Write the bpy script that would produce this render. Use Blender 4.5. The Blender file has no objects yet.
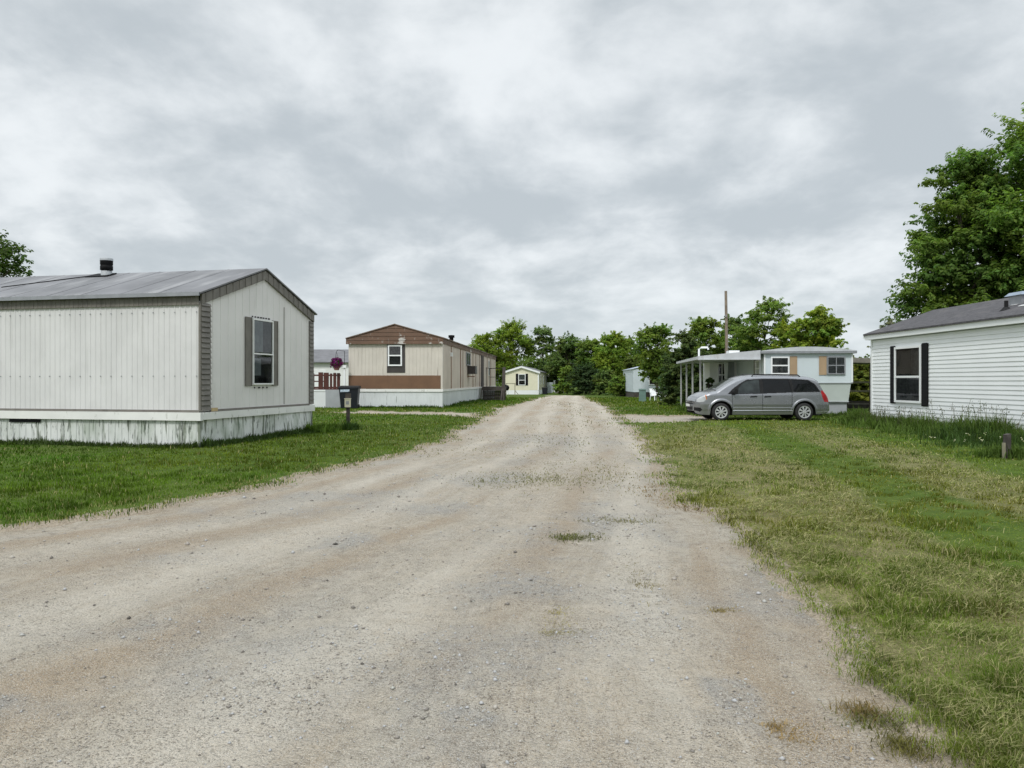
import bpy, math, random
import numpy as np
from mathutils import Vector, Matrix

random.seed(7)
SC = bpy.context.scene
COL = SC.collection
F, CX, CY, CAMH = 760.0, 512.0, 381.0, 1.45
R = math.radians

# ------------------------------------------------------------------ numpy noise
def _hash(ix, iy, s):
    n = (ix.astype(np.int64) * 374761393 + iy.astype(np.int64) * 668265263 + s * 1442695041) & 0x7fffffff
    n = ((n ^ (n >> 13)) * 1274126177) & 0x7fffffff
    return ((n ^ (n >> 16)) & 0xffff) / 65535.0
def vnoise(x, y, s=0):
    x = np.asarray(x, float); y = np.asarray(y, float)
    ix = np.floor(x); iy = np.floor(y); fx = x - ix; fy = y - iy
    fx = fx * fx * (3 - 2 * fx); fy = fy * fy * (3 - 2 * fy)
    a = _hash(ix, iy, s); b = _hash(ix + 1, iy, s); c = _hash(ix, iy + 1, s); d = _hash(ix + 1, iy + 1, s)
    return (a * (1 - fx) + b * fx) * (1 - fy) + (c * (1 - fx) + d * fx) * fy
def fbm(x, y, s=0, o=4):
    t = 0; a = .5; n = 0
    for i in range(o):
        t = t + a * vnoise(x * 2 ** i, y * 2 ** i, s + i * 17); n += a; a *= .5
    return t / n
def sstep(a, b, x):
    t = np.clip((x - a) / (b - a), 0, 1); return t * t * (3 - 2 * t)

# ------------------------------------------------------------------ terrain
def H(x, y):
    x = np.asarray(x, float); y = np.asarray(y, float)
    return -0.47 * sstep(42, 112, y) + 0.03 * (fbm(x * .22 + 9, y * .22, 3, 2) - .5)
def at(px, py):
    """ground point that shows at this place of the photograph"""
    Y = CAMH * F / (py - CY)
    for _ in range(12):
        X = (px - CX) * Y / F
        Y = (CAMH - float(-0.47 * sstep(42, 112, Y))) * F / (py - CY)
    return ((px - CX) * Y / F, Y)
def gz(x, y): return float(H(x, y))

# road outline (world metres)
LEFT = [at(*p) for p in [(0, 528), (75, 520), (150, 507), (250, 487), (330, 468), (400, 452), (440, 440), (470, 425), (490, 412), (510, 403), (530, 397.2), (545, 395.6)]]
RIGHT = [at(*p) for p in [(942, 768), (912, 734), (862, 694), (825, 662), (814, 624), (772, 592), (757, 559), (732, 524), (695, 503), (682, 483), (668, 456), (648, 434), (632, 421), (622, 413), (604, 401), (592, 395.6)]]
ROAD = [(-40, -12), (2.4, -12), (1.7, 1.0)] + RIGHT + [(9.6, 98), (9.0, 103), (3.2, 103), (3.6, 97)] + LEFT[::-1] + [(-6.6, 7.05), (-10, 6.3), (-18, 5.0), (-40, 2)]
DRIVE_R = [at(*p) for p in [(612, 413.5), (640, 414.2), (672, 415), (700, 415), (722, 418), (712, 421), (668, 423), (626, 423)]]
DRIVE_L = [at(*p) for p in [(312, 411.6), (345, 410.6), (380, 410.6), (430, 411.4), (486, 412), (478, 419), (440, 414.8), (400, 414.6), (340, 413.6)]]
def poly_sd(x, y, poly):
    x = np.asarray(x, float); y = np.asarray(y, float)
    d = np.full(x.shape, 1e9); ins = np.zeros(x.shape, bool)
    n = len(poly)
    for i in range(n):
        ax, ay = poly[i]; bx, by = poly[(i + 1) % n]
        ex, ey = bx - ax, by - ay
        t = np.clip(((x - ax) * ex + (y - ay) * ey) / (ex * ex + ey * ey + 1e-12), 0, 1)
        d = np.minimum(d, (x - ax - t * ex) ** 2 + (y - ay - t * ey) ** 2)
        cond = ((ay > y) != (by > y))
        xi = ax + (y - ay) * ex / (ey if abs(ey) > 1e-9 else 1e-9)
        ins ^= cond & (x < xi)
    d = np.sqrt(d)
    return np.where(ins, d, -d)
def road_sd(x, y):
    r = np.hypot(x, y)
    n1 = (fbm(x * 1.3, y * 1.3, 11, 4) - .5) * np.clip(.25 + r * .035, .25, 1.6)
    n2 = (fbm(x * 7, y * 7, 23, 2) - .5) * .16
    a = poly_sd(x, y, ROAD) + n1 * (.55 + .45 * sstep(4, 12, r)) + n2 + .31 * (1 - sstep(4, 14, r)) - .9 * sstep(36, 72, r) - .0 + np.where(x < 0, .18 * sstep(5, 12, r) * (1 - sstep(30, 60, r)), 0)
    b = poly_sd(x, y, DRIVE_R) + n1 * .5
    c = poly_sd(x, y, DRIVE_L) + n1 * .55 - .12
    return np.maximum(np.maximum(a, b), c)

# ------------------------------------------------------------------ materials
def lin(r, g, b):
    f = lambda c: (c / 255 / 12.92) if c / 255 <= .04045 else ((c / 255 + .055) / 1.055) ** 2.4
    return (f(r), f(g), f(b))
def newmat(name):
    m = bpy.data.materials.new(name); m.use_nodes = True
    nt = m.node_tree; b = nt.nodes['Principled BSDF']
    return m, nt, b
def nd(nt, t, **kw):
    n = nt.nodes.new(t)
    for k, v in kw.items():
        if k in n.inputs: n.inputs[k].default_value = v
        else: setattr(n, k, v)
    return n
def mixc(nt, fac, a, b, mode='MIX'):
    n = nt.nodes.new('ShaderNodeMix'); n.data_type = 'RGBA'; n.blend_type = mode
    for sock, v in ((n.inputs[0], fac), (n.inputs[6], a), (n.inputs[7], b)):
        if hasattr(v, 'is_linked') or isinstance(v, bpy.types.NodeSocket): nt.links.new(v, sock)
        elif isinstance(v, (int, float)): sock.default_value = v
        else: sock.default_value = tuple(v) + (1,) if len(v) == 3 else v
    return n.outputs[2]
def ramp(nt, src, lo, hi, a=0.0, b=1.0):
    n = nt.nodes.new('ShaderNodeMapRange'); n.inputs[1].default_value = lo; n.inputs[2].default_value = hi
    n.inputs[3].default_value = a; n.inputs[4].default_value = b
    n.interpolation_type = 'SMOOTHSTEP'
    nt.links.new(src, n.inputs[0]); return n.outputs[0]
def noise(nt, vec, scale, detail=4, rough=.55, sc=None, loc=None):
    if sc or loc:
        mp = nt.nodes.new('ShaderNodeMapping'); nt.links.new(vec, mp.inputs[0])
        if sc: mp.inputs[3].default_value = sc
        if loc: mp.inputs[1].default_value = loc
        vec = mp.outputs[0]
    n = nt.nodes.new('ShaderNodeTexNoise'); n.inputs['Scale'].default_value = scale
    n.inputs['Detail'].default_value = detail; n.inputs['Roughness'].default_value = rough
    nt.links.new(vec, n.inputs['Vector']); return n.outputs[0]
def math_(nt, op, a, b):
    n = nt.nodes.new('ShaderNodeMath'); n.operation = op
    for i, v in enumerate((a, b)):
        if isinstance(v, bpy.types.NodeSocket): nt.links.new(v, n.inputs[i])
        else: n.inputs[i].default_value = v
    return n.outputs[0]
def mat(name, col, rough=.6, var=.12, scale=2.5, bump=.15, bscale=40, metal=0, dirt=(), spec=None):
    """dirt: list of (colour, scale xyz, lo, hi, amount)"""
    m, nt, b = newmat(name)
    tc = nd(nt, 'ShaderNodeTexCoord').outputs['Object']
    n = noise(nt, tc, scale)
    c = mixc(nt, ramp(nt, n, .3, .7), [x * (1 - var) for x in col], [min(1, x * (1 + var)) for x in col])
    for k, (dc, sc, lo, hi, am) in enumerate(dirt):
        dn = noise(nt, tc, 1.0, 6, .62, sc, (k * 7.3 + 1.7, k * 3.1, k * 5.7))
        c = mixc(nt, ramp(nt, dn, lo, hi, 0, am), c, dc)
    nt.links.new(c, b.inputs['Base Color'])
    b.inputs['Roughness'].default_value = rough; b.inputs['Metallic'].default_value = metal
    if spec is not None: b.inputs['Specular IOR Level'].default_value = spec
    if bump:
        bn = noise(nt, tc, bscale, 3)
        bp = nd(nt, 'ShaderNodeBump', Strength=bump, Distance=.01); nt.links.new(bn, bp.inputs['Height'])
        nt.links.new(bp.outputs[0], b.inputs['Normal'])
    return m
M = {}
GREENISH = lin(70, 84, 62); SOIL = lin(92, 78, 62)
M['wall_grey'] = mat('ribbed_grey_siding', (.67, .665, .665), .45, .05, 1.2, .05, dirt=[((.40, .40, .38), (5, 5, .35), .56, .78, .35), ((.72, .73, .72), (6, 6, 7), .66, .72, .6)])
M['gable_grey'] = mat('grey_end_siding', (.72, .705, .69), .5, .05, .9, .05, dirt=[((.40, .39, .34), (3, 3, .5), .58, .8, .4)])
M['taupe'] = mat('taupe_trim', (.170, .158, .140), .6, .12, 4, .1, dirt=[((.10, .09, .08), (3, 3, 1), .5, .75, .5)])
M['skirt_old'] = mat('stained_white_skirting', (.70, .72, .70), .5, .06, 1.5, .05, dirt=[((.09, .11, .065), (8, 8, 1.0), .50, .63, .85), ((.03, .04, .03), (15, 15, 2.2), .56, .62, .9), ((.30, .36, .28), (2, 2, .8), .42, .7, .6)])
M['white'] = mat('white_paint', (.80, .81, .80), .4, .04, 2, .04, dirt=[((.45, .44, .40), (4, 4, 2), .6, .8, .35)])
M['cleanwhite'] = mat('white_vinyl', (.84, .86, .87), .35, .02, 1.5, .02, dirt=[((.50, .52, .46), (1.2, 1.2, 5), .62, .85, .25)])
M['ledge'] = mat('white_ledge_board', (.78, .78, .76), .5, .05, 2, .04, dirt=[((.30, .31, .26), (6, 6, 3), .58, .7, .6)])
M['roof_metal'] = mat('weathered_metal_roof', (.185, .185, .195), .55, .2, .8, .12, 18, .25, dirt=[((.36, .36, .365), (.25, 2.2, 1), .5, .68, .6), ((.12, .12, .13), (.6, 3, 1), .6, .72, .6)])
M['roof_dark'] = mat('dark_shingle_roof', (.075, .072, .078), .9, .3, 9, .5, 60, dirt=[((.14, .13, .13), (2, 1, 2), .5, .7, .5)])
M['roof_brown'] = mat('weathered_brown_roof', (.16, .11, .08), .7, .2, 2, .2, dirt=[((.38, .36, .34), (1.5, 1.2, 1), .52, .64, .7)])
M['roof_grey'] = mat('grey_roof', (.16, .16, .17), .8, .15, 2, .2)
M['roof_blue'] = mat('pale_blue_metal_roof', (.42, .48, .56), .5, .08, 2, .1)
M['brown'] = mat('brown_siding', (.165, .088, .048), .55, .1, 1.5, .08, dirt=[((.10, .06, .035), (3, 3, .6), .5, .8, .5)])
M['brown_peel'] = mat('peeling_brown_board', (.125, .068, .040), .6, .12, 2, .1, dirt=[((.50, .48, .45), (1.3, 1.3, 1.6), .60, .66, .9), ((.40, .38, .36), (7, 7, 2), .60, .66, .6)])
M['beige'] = mat('beige_ribbed_siding', (.60, .56, .50), .5, .06, 1.2, .06, dirt=[((.17, .14, .11), (9, 9, .45), .57, .72, .75), ((.60, .57, .52), (1, 1, 1), .5, .8, .4)])
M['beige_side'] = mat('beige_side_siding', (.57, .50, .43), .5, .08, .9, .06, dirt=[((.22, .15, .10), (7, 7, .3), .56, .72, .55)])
M['strip'] = mat('rusty_batten', (.20, .105, .06), .7, .2, 3, .1)
M['cream'] = mat('cream_siding', (.72, .69, .53), .5, .04, 1, .04)
M['cream_side'] = M['cream']
M['blue_wall'] = mat('pale_blue_siding', (.60, .67, .70), .5, .04, 1, .04, dirt=[((.40, .42, .38), (3, 3, .5), .58, .8, .35)])
M['green_wall'] = mat('pale_green_siding', (.47, .52, .495), .5, .05, 1, .04, dirt=[((.30, .33, .28), (3, 3, .5), .55, .8, .4)])
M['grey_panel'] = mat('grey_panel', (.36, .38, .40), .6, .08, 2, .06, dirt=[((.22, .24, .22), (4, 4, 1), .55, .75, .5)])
M['canopy'] = mat('canopy_metal', (.50, .52, .54), .45, .08, 2, .06, dirt=[((.30, .28, .25), (3, 3, 1), .56, .75, .5)])
M['tan'] = mat('tan_shutter', (.40, .285, .175), .6, .06, 3, .05)
M['black'] = mat('black_paint', (.008, .008, .009), .6, .2, 5, .05, spec=.12)
M['rubber'] = mat('tyre_rubber', (.022, .022, .023), .85, .2, 12, .2)
M['darkwood'] = mat('dark_weathered_wood', (.055, .046, .040), .85, .25, 4, .3, 30, dirt=[((.12, .11, .10), (2, 12, 2), .5, .7, .5)])
M['redwood'] = mat('red_brown_stain', (.075, .020, .014), .7, .25, 4, .2)
M['greywood'] = mat('grey_weathered_wood', (.20, .185, .16), .85, .2, 4, .3, 30)
M['railwood'] = mat('pale_rail_wood', (.26, .24, .17), .8, .15, 3, .2)
M['pole'] = mat('utility_pole_wood', (.21, .17, .13), .9, .2, 3, .3, 25)
M['inside'] = mat('dark_interior', (.02, .02, .022), .9, .2, 2, 0)
M['curtain'] = mat('window_curtain', (.38, .40, .42), .9, .15, 6, 0)
M['curtain_d'] = mat('dim_curtain', (.11, .11, .115), .9, .3, 9, 0)
M['bin'] = mat('dark_blue_bin', (.006, .008, .015), .45, .15, 3, .05)
M['boxgreen'] = mat('transformer_green', (.13, .21, .19), .5, .08, 3, .04)
M['metalgrey'] = mat('grey_metal', (.33, .34, .36), .4, .1, 4, .05, metal=.5)
M['creambox'] = mat('cream_plastic', (.62, .58, .44), .6, .05, 6, .05)
M['purple'] = mat('purple_petal', (.22, .03, .20), .6, .35, 20, 0)
M['terracotta'] = mat('basket_pot', (.26, .12, .11), .8, .1, 6, .1)
M['bark'] = mat('bark', (.085, .07, .055), .95, .3, 6, .5, 30)
M['sticker'] = mat('tan_tape', (.50, .38, .20), .6, .1, 6, 0)
M['lace'] = mat('dark_specks', (.02, .02, .02), .8, 0, 1, 0)

def glassmat():
    m, nt, b = newmat('window_glass')
    out = nt.nodes['Material Output']
    tr = nd(nt, 'ShaderNodeBsdfTransparent'); tr.inputs[0].default_value = (.75, .8, .8, 1)
    gl = nd(nt, 'ShaderNodeBsdfGlossy', Roughness=.03); gl.inputs[0].default_value = (1, 1, 1, 1)
    fr = nd(nt, 'ShaderNodeFresnel', IOR=1.7)
    mx = nd(nt, 'ShaderNodeMixShader')
    tc = nd(nt, 'ShaderNodeTexCoord').outputs['Object']
    bp = nd(nt, 'ShaderNodeBump', Strength=.06, Distance=.02); nt.links.new(noise(nt, tc, 2.2, 2), bp.inputs['Height'])
    nt.links.new(bp.outputs[0], gl.inputs['Normal'])
    nt.links.new(ramp(nt, fr.outputs[0], 0, 1, .06, 1), mx.inputs[0])
    nt.links.new(tr.outputs[0], mx.inputs[1]); nt.links.new(gl.outputs[0], mx.inputs[2])
    nt.links.new(mx.outputs[0], out.inputs[0]); return m
M['glass'] = glassmat()
def paint(name, col, metal, rough, coat=.6):
    m, nt, b = newmat(name)
    tc = nd(nt, 'ShaderNodeTexCoord').outputs['Object']
    n = noise(nt, tc, 1.6, 4); n2 = noise(nt, tc, 260, 1)
    c = mixc(nt, ramp(nt, n, .35, .7), col, [x * .88 for x in col])
    c = mixc(nt, ramp(nt, n2, .3, .7, 0, .18), c, (.75, .76, .78))
    nt.links.new(c, b.inputs['Base Color'])
    nt.links.new(ramp(nt, n, .3, .7, rough, rough + .1), b.inputs['Roughness'])
    b.inputs['Metallic'].default_value = metal; b.inputs['Coat Weight'].default_value = coat; b.inputs['Coat Roughness'].default_value = .08
    return m
M['vanpaint'] = paint('silver_grey_car_paint', (.25, .258, .278), .7, .24)
M['vanglass'] = mat('tinted_car_glass', (.008, .009, .010), .05, .2, 3, 0, spec=.32)
M['vanglass_light'] = mat('light_car_glass', (.032, .040, .040), .05, .5, 2.5, 0, spec=.5)
M['hubcap'] = paint('hubcap_silver', (.62, .63, .65), .5, .35, .2)
M['headlamp'] = mat('headlamp_lens', (.50, .52, .54), .12, .1, 8, 0)
M['amber'] = mat('amber_lens', (.55, .16, .04), .2, .1, 8, 0)
M['redlens'] = mat('red_lens', (.33, .012, .014), .15, .2, 8, 0)
M['plastic'] = mat('black_plastic', (.014, .014, .015), .6, .2, 8, .05, spec=.2)
M['chrome'] = mat('bright_trim', (.6, .61, .63), .2, .05, 5, 0, metal=.8)

def leafmat(name, trans=.3, rough=.6):
    m, nt, b = newmat(name)
    out = nt.nodes['Material Output']
    at_ = nd(nt, 'ShaderNodeAttribute'); at_.attribute_name = 'tint'
    b.inputs['Roughness'].default_value = rough; b.inputs['Specular IOR Level'].default_value = .10
    nt.links.new(at_.outputs[0], b.inputs['Base Color'])
    t = nd(nt, 'ShaderNodeBsdfTranslucent'); nt.links.new(mixc(nt, 1, at_.outputs[0], (1.15, 1.25, .6), 'MULTIPLY'), t.inputs[0])
    mx = nd(nt, 'ShaderNodeMixShader'); mx.inputs[0].default_value = trans
    nt.links.new(b.outputs[0], mx.inputs[1]); nt.links.new(t.outputs[0], mx.inputs[2]); nt.links.new(mx.outputs[0], out.inputs[0])
    return m
M['leaf'] = leafmat('tree_foliage', .5, .6)
M['grass'] = leafmat('grass_blade', .34, .75)
M['stone'] = leafmat('gravel_stone', 0, .9)

def groundmat():
    m, nt, b = newmat('lawn_turf')
    tc = nd(nt, 'ShaderNodeTexCoord').outputs['Object']
    a = nd(nt, 'ShaderNodeAttribute'); a.attribute_name = 'zone'
    sep = nd(nt, 'ShaderNodeSeparateColor'); nt.links.new(a.outputs[0], sep.inputs[0])
    fine = noise(nt, tc, 45, 3); mid = noise(nt, tc, 3.2, 5); big = noise(nt, tc, .35, 3)
    g = mixc(nt, ramp(nt, mid, .3, .7), (.05, .09, .012), (.095, .15, .022))
    g = mixc(nt, ramp(nt, fine, .35, .7, 0, .6), g, (.025, .045, .010))
    g = mixc(nt, ramp(nt, big, .4, .7, 0, .5), g, (.10, .13, .03))
    st = mixc(nt, ramp(nt, fine, .3, .7), (.14, .13, .06), (.26, .23, .12))
    g = mixc(nt, math_(nt, 'MULTIPLY', sep.outputs[0], ramp(nt, mid, .2, .6, .35, 1)), g, st)
    d = mixc(nt, ramp(nt, fine, .3, .7), (.22, .18, .13), (.36, .31, .245))
    grit = noise(nt, tc, 75, 3, .6); grit2 = noise(nt, tc, 190, 2, .6)
    d = mixc(nt, ramp(nt, grit, .32, .50, .85, 0), d, (.12, .10, .078)); d = mixc(nt, ramp(nt, grit2, .5, .66, 0, .6), d, (.55, .48, .39))
    g = mixc(nt, ramp(nt, math_(nt, 'ADD', sep.outputs[1], math_(nt, 'MULTIPLY', math_(nt, 'SUBTRACT', mid, .5), .9)), .35, .65), g, d)
    nt.links.new(g, b.inputs['Base Color']); b.inputs['Roughness'].default_value = .95; b.inputs['Specular IOR Level'].default_value = .1
    bp = nd(nt, 'ShaderNodeBump', Strength=.7, Distance=.02); nt.links.new(fine, bp.inputs['Height']); nt.links.new(bp.outputs[0], b.inputs['Normal'])
    return m
def roadmat():
    m, nt, b = newmat('gravel_dirt_road')
    tc = nd(nt, 'ShaderNodeTexCoord').outputs['Object']
    fl = nd(nt, 'ShaderNodeAttribute'); fl.attribute_name = 'flow'
    zo = nd(nt, 'ShaderNodeAttribute'); zo.attribute_name = 'zone'
    sep = nd(nt, 'ShaderNodeSeparateColor'); nt.links.new(zo.outputs[0], sep.inputs[0])
    f = fl.outputs['Vector']
    streak = noise(nt, f, 1, 6, .62, (1.5, .16, 1)); streak2 = noise(nt, f, 1, 5, .6, (6.5, .45, 1), (3, 9, 0)); streak3 = noise(nt, f, 1, 4, .6, (22, 1.3, 1), (5, 1, 0))
    patch = noise(nt, tc, .45, 6, .62); patch2 = noise(nt, tc, 1.7, 5, .6, None, (7, 3, 0)); sand = noise(nt, tc, 9, 5, .65); grit = noise(nt, tc, 75, 3, .6); grit2 = noise(nt, tc, 190, 2, .6)
    c = mixc(nt, ramp(nt, streak, .34, .62), (.455, .385, .292), (.455, .412, .338))
    c = mixc(nt, ramp(nt, patch, .46, .74, 0, .6), c, (.40, .325, .235))
    c = mixc(nt, ramp(nt, streak2, .50, .70, 0, .6), c, (.375, .30, .21))
    c = mixc(nt, ramp(nt, patch2, .50, .74, 0, .6), c, (.345, .325, .295))
    c = mixc(nt, ramp(nt, streak3, .48, .72, 0, .6), c, (.54, .49, .415))
    c = mixc(nt, ramp(nt, noise(nt, f, 1, 4, .65, (34, 2.2, 1), (2, 7, 0)), .52, .72, 0, .5), c, (.24, .20, .155))
    c = mixc(nt, ramp(nt, sand, .47, .68, 0, .62), c, (.235, .20, .155))
    c = mixc(nt, ramp(nt, noise(nt, tc, 5, 5, .68, None, (4, 1, 0)), .52, .68, 0, .6), c, (.56, .495, .405))
    c = mixc(nt, ramp(nt, noise(nt, tc, 2.3, 6, .7, None, (9, 6, 0)), .55, .68, 0, .5), c, (.30, .25, .19))
    c = mixc(nt, sep.outputs[1], c, (.34, .255, .165))           # tan soil along the turf
    c = mixc(nt, math_(nt, 'MULTIPLY', sep.outputs[2], ramp(nt, sand, .3, .6, .25, .9)), c, (.31, .305, .29))          # grey stone patches
    c = mixc(nt, math_(nt, 'MULTIPLY', sep.outputs[0], ramp(nt, sand, .3, .6, .25, .8)), c, (.60, .55, .465))
    vo = nt.nodes.new('ShaderNodeTexVoronoi'); vo.inputs['Scale'].default_value = 55; nt.links.new(tc, vo.inputs['Vector'])
    c = mixc(nt, ramp(nt, math_(nt, 'MULTIPLY', ramp(nt, vo.outputs['Distance'], .10, .30, 1, 0), ramp(nt, patch2, .34, .60)), 0, 1, 0, .8), c, mixc(nt, vo.outputs['Color'], (.14, .13, .12), (.58, .56, .54)))
    gm_ = ramp(nt, noise(nt, tc, 1.1, 5, .65, None, (2, 4, 0)), .34, .64, .25, 1)
    c = mixc(nt, math_(nt, 'MULTIPLY', gm_, ramp(nt, grit, .33, .50, .9, 0)), c, (.12, .10, .078))
    c = mixc(nt, ramp(nt, noise(nt, f, 1, 5, .7, (60, 5, 1), (8, 2, 0)), .56, .70, 0, .5), c, (.20, .165, .125))
    c = mixc(nt, ramp(nt, noise(nt, tc, 28, 3, .6), .58, .70, 0, .55), c, (.17, .148, .12))
    c = mixc(nt, ramp(nt, grit2, .50, .66, 0, .8), c, (.66, .62, .55))
    nt.links.new(c, b.inputs['Base Color']); b.inputs['Roughness'].default_value = .95; b.inputs['Specular IOR Level'].default_value = .15
    bp = nd(nt, 'ShaderNodeBump', Strength=1.0, Distance=.032); nt.links.new(math_(nt, 'ADD', grit, math_(nt, 'MULTIPLY', sand, 1.5)), bp.inputs['Height'])
    nt.links.new(bp.outputs[0], b.inputs['Normal'])
    return m

# ------------------------------------------------------------------ object helpers
def tag(o, label=None, cat=None, group=None, kind=None):
    if label: o['label'] = label
    if cat: o['category'] = cat
    if group: o['group'] = group
    if kind: o['kind'] = kind
    return o
def empty(name, loc, rz=0, label=None, cat=None, group=None):
    o = bpy.data.objects.new(name, None); COL.objects.link(o); o.empty_display_size = .3
    o.location = loc; o.rotation_euler = (0, 0, rz)
    return tag(o, label, cat, group)
def V3(*a): return Vector(a)
class MB:
    def __init__(s): s.v = []; s.f = []; s.smooth = False
    def add(s, vs, fs):
        n = len(s.v); s.v += [tuple(v) for v in vs]; s.f += [tuple(i + n for i in f) for f in fs]; return s
    def quad(s, a, b, c, d): return s.add([a, b, c, d], [(0, 1, 2, 3)])
    def hexa(s, p):  # 8 points: bottom 0-3 ccw, top 4-7
        return s.add(p, [(3, 2, 1, 0), (4, 5, 6, 7), (0, 1, 5, 4), (1, 2, 6, 5), (2, 3, 7, 6), (3, 0, 4, 7)])
    def box(s, x0, x1, y0, y1, z0, z1):
        return s.hexa([(x0, y0, z0), (x1, y0, z0), (x1, y1, z0), (x0, y1, z0), (x0, y0, z1), (x1, y0, z1), (x1, y1, z1), (x0, y1, z1)])
    def tube(s, pts, rs, n=8, cap=True):
        pts = [Vector(p) for p in pts]; rings = []
        for i, p in enumerate(pts):
            d = (pts[min(i + 1, len(pts) - 1)] - pts[max(i - 1, 0)]).normalized()
            a = d.cross(Vector((0, 0, 1)) if abs(d.z) < .9 else Vector((1, 0, 0))).normalized(); b = d.cross(a)
            r = rs[i] if isinstance(rs, (list, tuple)) else rs
            rings.append([p + (a * math.cos(2 * math.pi * k / n) + b * math.sin(2 * math.pi * k / n)) * r for k in range(n)])
        fs = []
        for i in range(len(pts) - 1):
            for k in range(n): fs.append((i * n + k, i * n + (k + 1) % n, (i + 1) * n + (k + 1) % n, (i + 1) * n + k))
        if cap: fs += [tuple(range(n))[::-1], tuple((len(pts) - 1) * n + k for k in range(n))]
        return s.add([v for r in rings for v in r], fs)
    def lathe(s, prof, c, n=20, axis='z'):
        vs = []
        for r, h in prof:
            for k in range(n):
                a = 2 * math.pi * k / n; u, w = r * math.cos(a), r * math.sin(a)
                vs.append((c[0] + u, c[1] + w, c[2] + h) if axis == 'z' else (c[0] + u, c[1] + h, c[2] + w))
        fs = []
        for i in range(len(prof) - 1):
            for k in range(n): fs.append((i * n + k, i * n + (k + 1) % n, (i + 1) * n + (k + 1) % n, (i + 1) * n + k))
        return s.add(vs, fs)
    def prism(s, poly, off):
        n = len(poly); q = [tuple(Vector(p) + Vector(off)) for p in poly]
        return s.add(list(poly) + q, [tuple(range(n))[::-1], tuple(range(n, 2 * n))] + [(i, (i + 1) % n, n + (i + 1) % n, n + i) for i in range(n)])
    def build(s, name, m, parent=None, smooth=None, label=None):
        me = bpy.data.meshes.new(name); me.from_pydata(s.v, [], s.f); me.update()
        if m is not None: me.materials.append(m)
        o = bpy.data.objects.new(name, me); COL.objects.link(o)
        if parent is not None: o.parent = parent
        if smooth or s.smooth:
            for p in me.polygons: p.use_smooth = True
        if label: o['label'] = label
        return o
def np_mesh(name, V, Fc, m, attrs=None, smooth=False):
    me = bpy.data.meshes.new(name)
    V = np.ascontiguousarray(V, np.float32); Fc = np.ascontiguousarray(Fc, np.int32); k = Fc.shape[1]
    me.vertices.add(len(V)); me.vertices.foreach_set('co', V.ravel())
    me.loops.add(Fc.size); me.loops.foreach_set('vertex_index', Fc.ravel())
    me.polygons.add(len(Fc)); me.polygons.foreach_set('loop_start', np.arange(0, Fc.size, k, dtype=np.int32))
    if smooth: me.polygons.foreach_set('use_smooth', np.ones(len(Fc), bool))
    me.update(calc_edges=True)
    for nme, (typ, arr) in (attrs or {}).items():
        at_ = me.attributes.new(nme, typ, 'POINT')
        at_.data.foreach_set('color' if typ == 'FLOAT_COLOR' else 'vector', np.ascontiguousarray(arr, np.float32).ravel())
    me.materials.append(m)
    o = bpy.data.objects.new(name, me); COL.objects.link(o); return o
class Fr:
    """a wall plane: u along the wall, v up, d outward"""
    def __init__(s, o, du, n): s.o = Vector(o); s.u = Vector(du); s.n = Vector(n)
    def p(s, u, v, d=0): return s.o + s.u * u + Vector((0, 0, v)) + s.n * d
    def box(s, mb, u0, u1, v0, v1, d0, d1):
        a = [(u0, d0), (u1, d0), (u1, d1), (u0, d1)]
        if s.u.cross(s.n).z < 0: a = a[::-1]
        return mb.hexa([s.p(u, v0, d) for u, d in a] + [s.p(u, v1, d) for u, d in a])
def ribwall(mb, fr, L, z0, ztop, pitch=.14, depth=.018, rw=.035, jit=0, u0=0.0):
    prof = [(u0, 0)]; u = u0 + pitch * .5
    while u + rw < u0 + L:
        w = rw; prof += [(u, 0), (u + w * .3, depth), (u + w * .7, depth), (u + w, 0)]
        u += pitch
    prof.append((u0 + L, 0))
    if callable(ztop): prof = sorted(prof)
    for (a, da), (b, db) in zip(prof[:-1], prof[1:]):
        za, zb = (ztop(a), ztop(b)) if callable(ztop) else (ztop, ztop)
        mb.quad(fr.p(a, z0, da), fr.p(b, z0, db), fr.p(b, zb, db), fr.p(a, za, da))
def lapwall(mb, fr, L, z0, z1, course=.115, lip=.014):
    z = z0; n = max(1, round((z1 - z0) / course)); c = (z1 - z0) / n
    for i in range(n):
        a, b = z0 + i * c, z0 + (i + 1) * c
        mb.quad(fr.p(0, a, lip), fr.p(L, a, lip), fr.p(L, b, .001), fr.p(0, b, .001))
        mb.quad(fr.p(0, a, .001), fr.p(L, a, .001), fr.p(L, a, lip), fr.p(0, a, lip))
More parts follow.
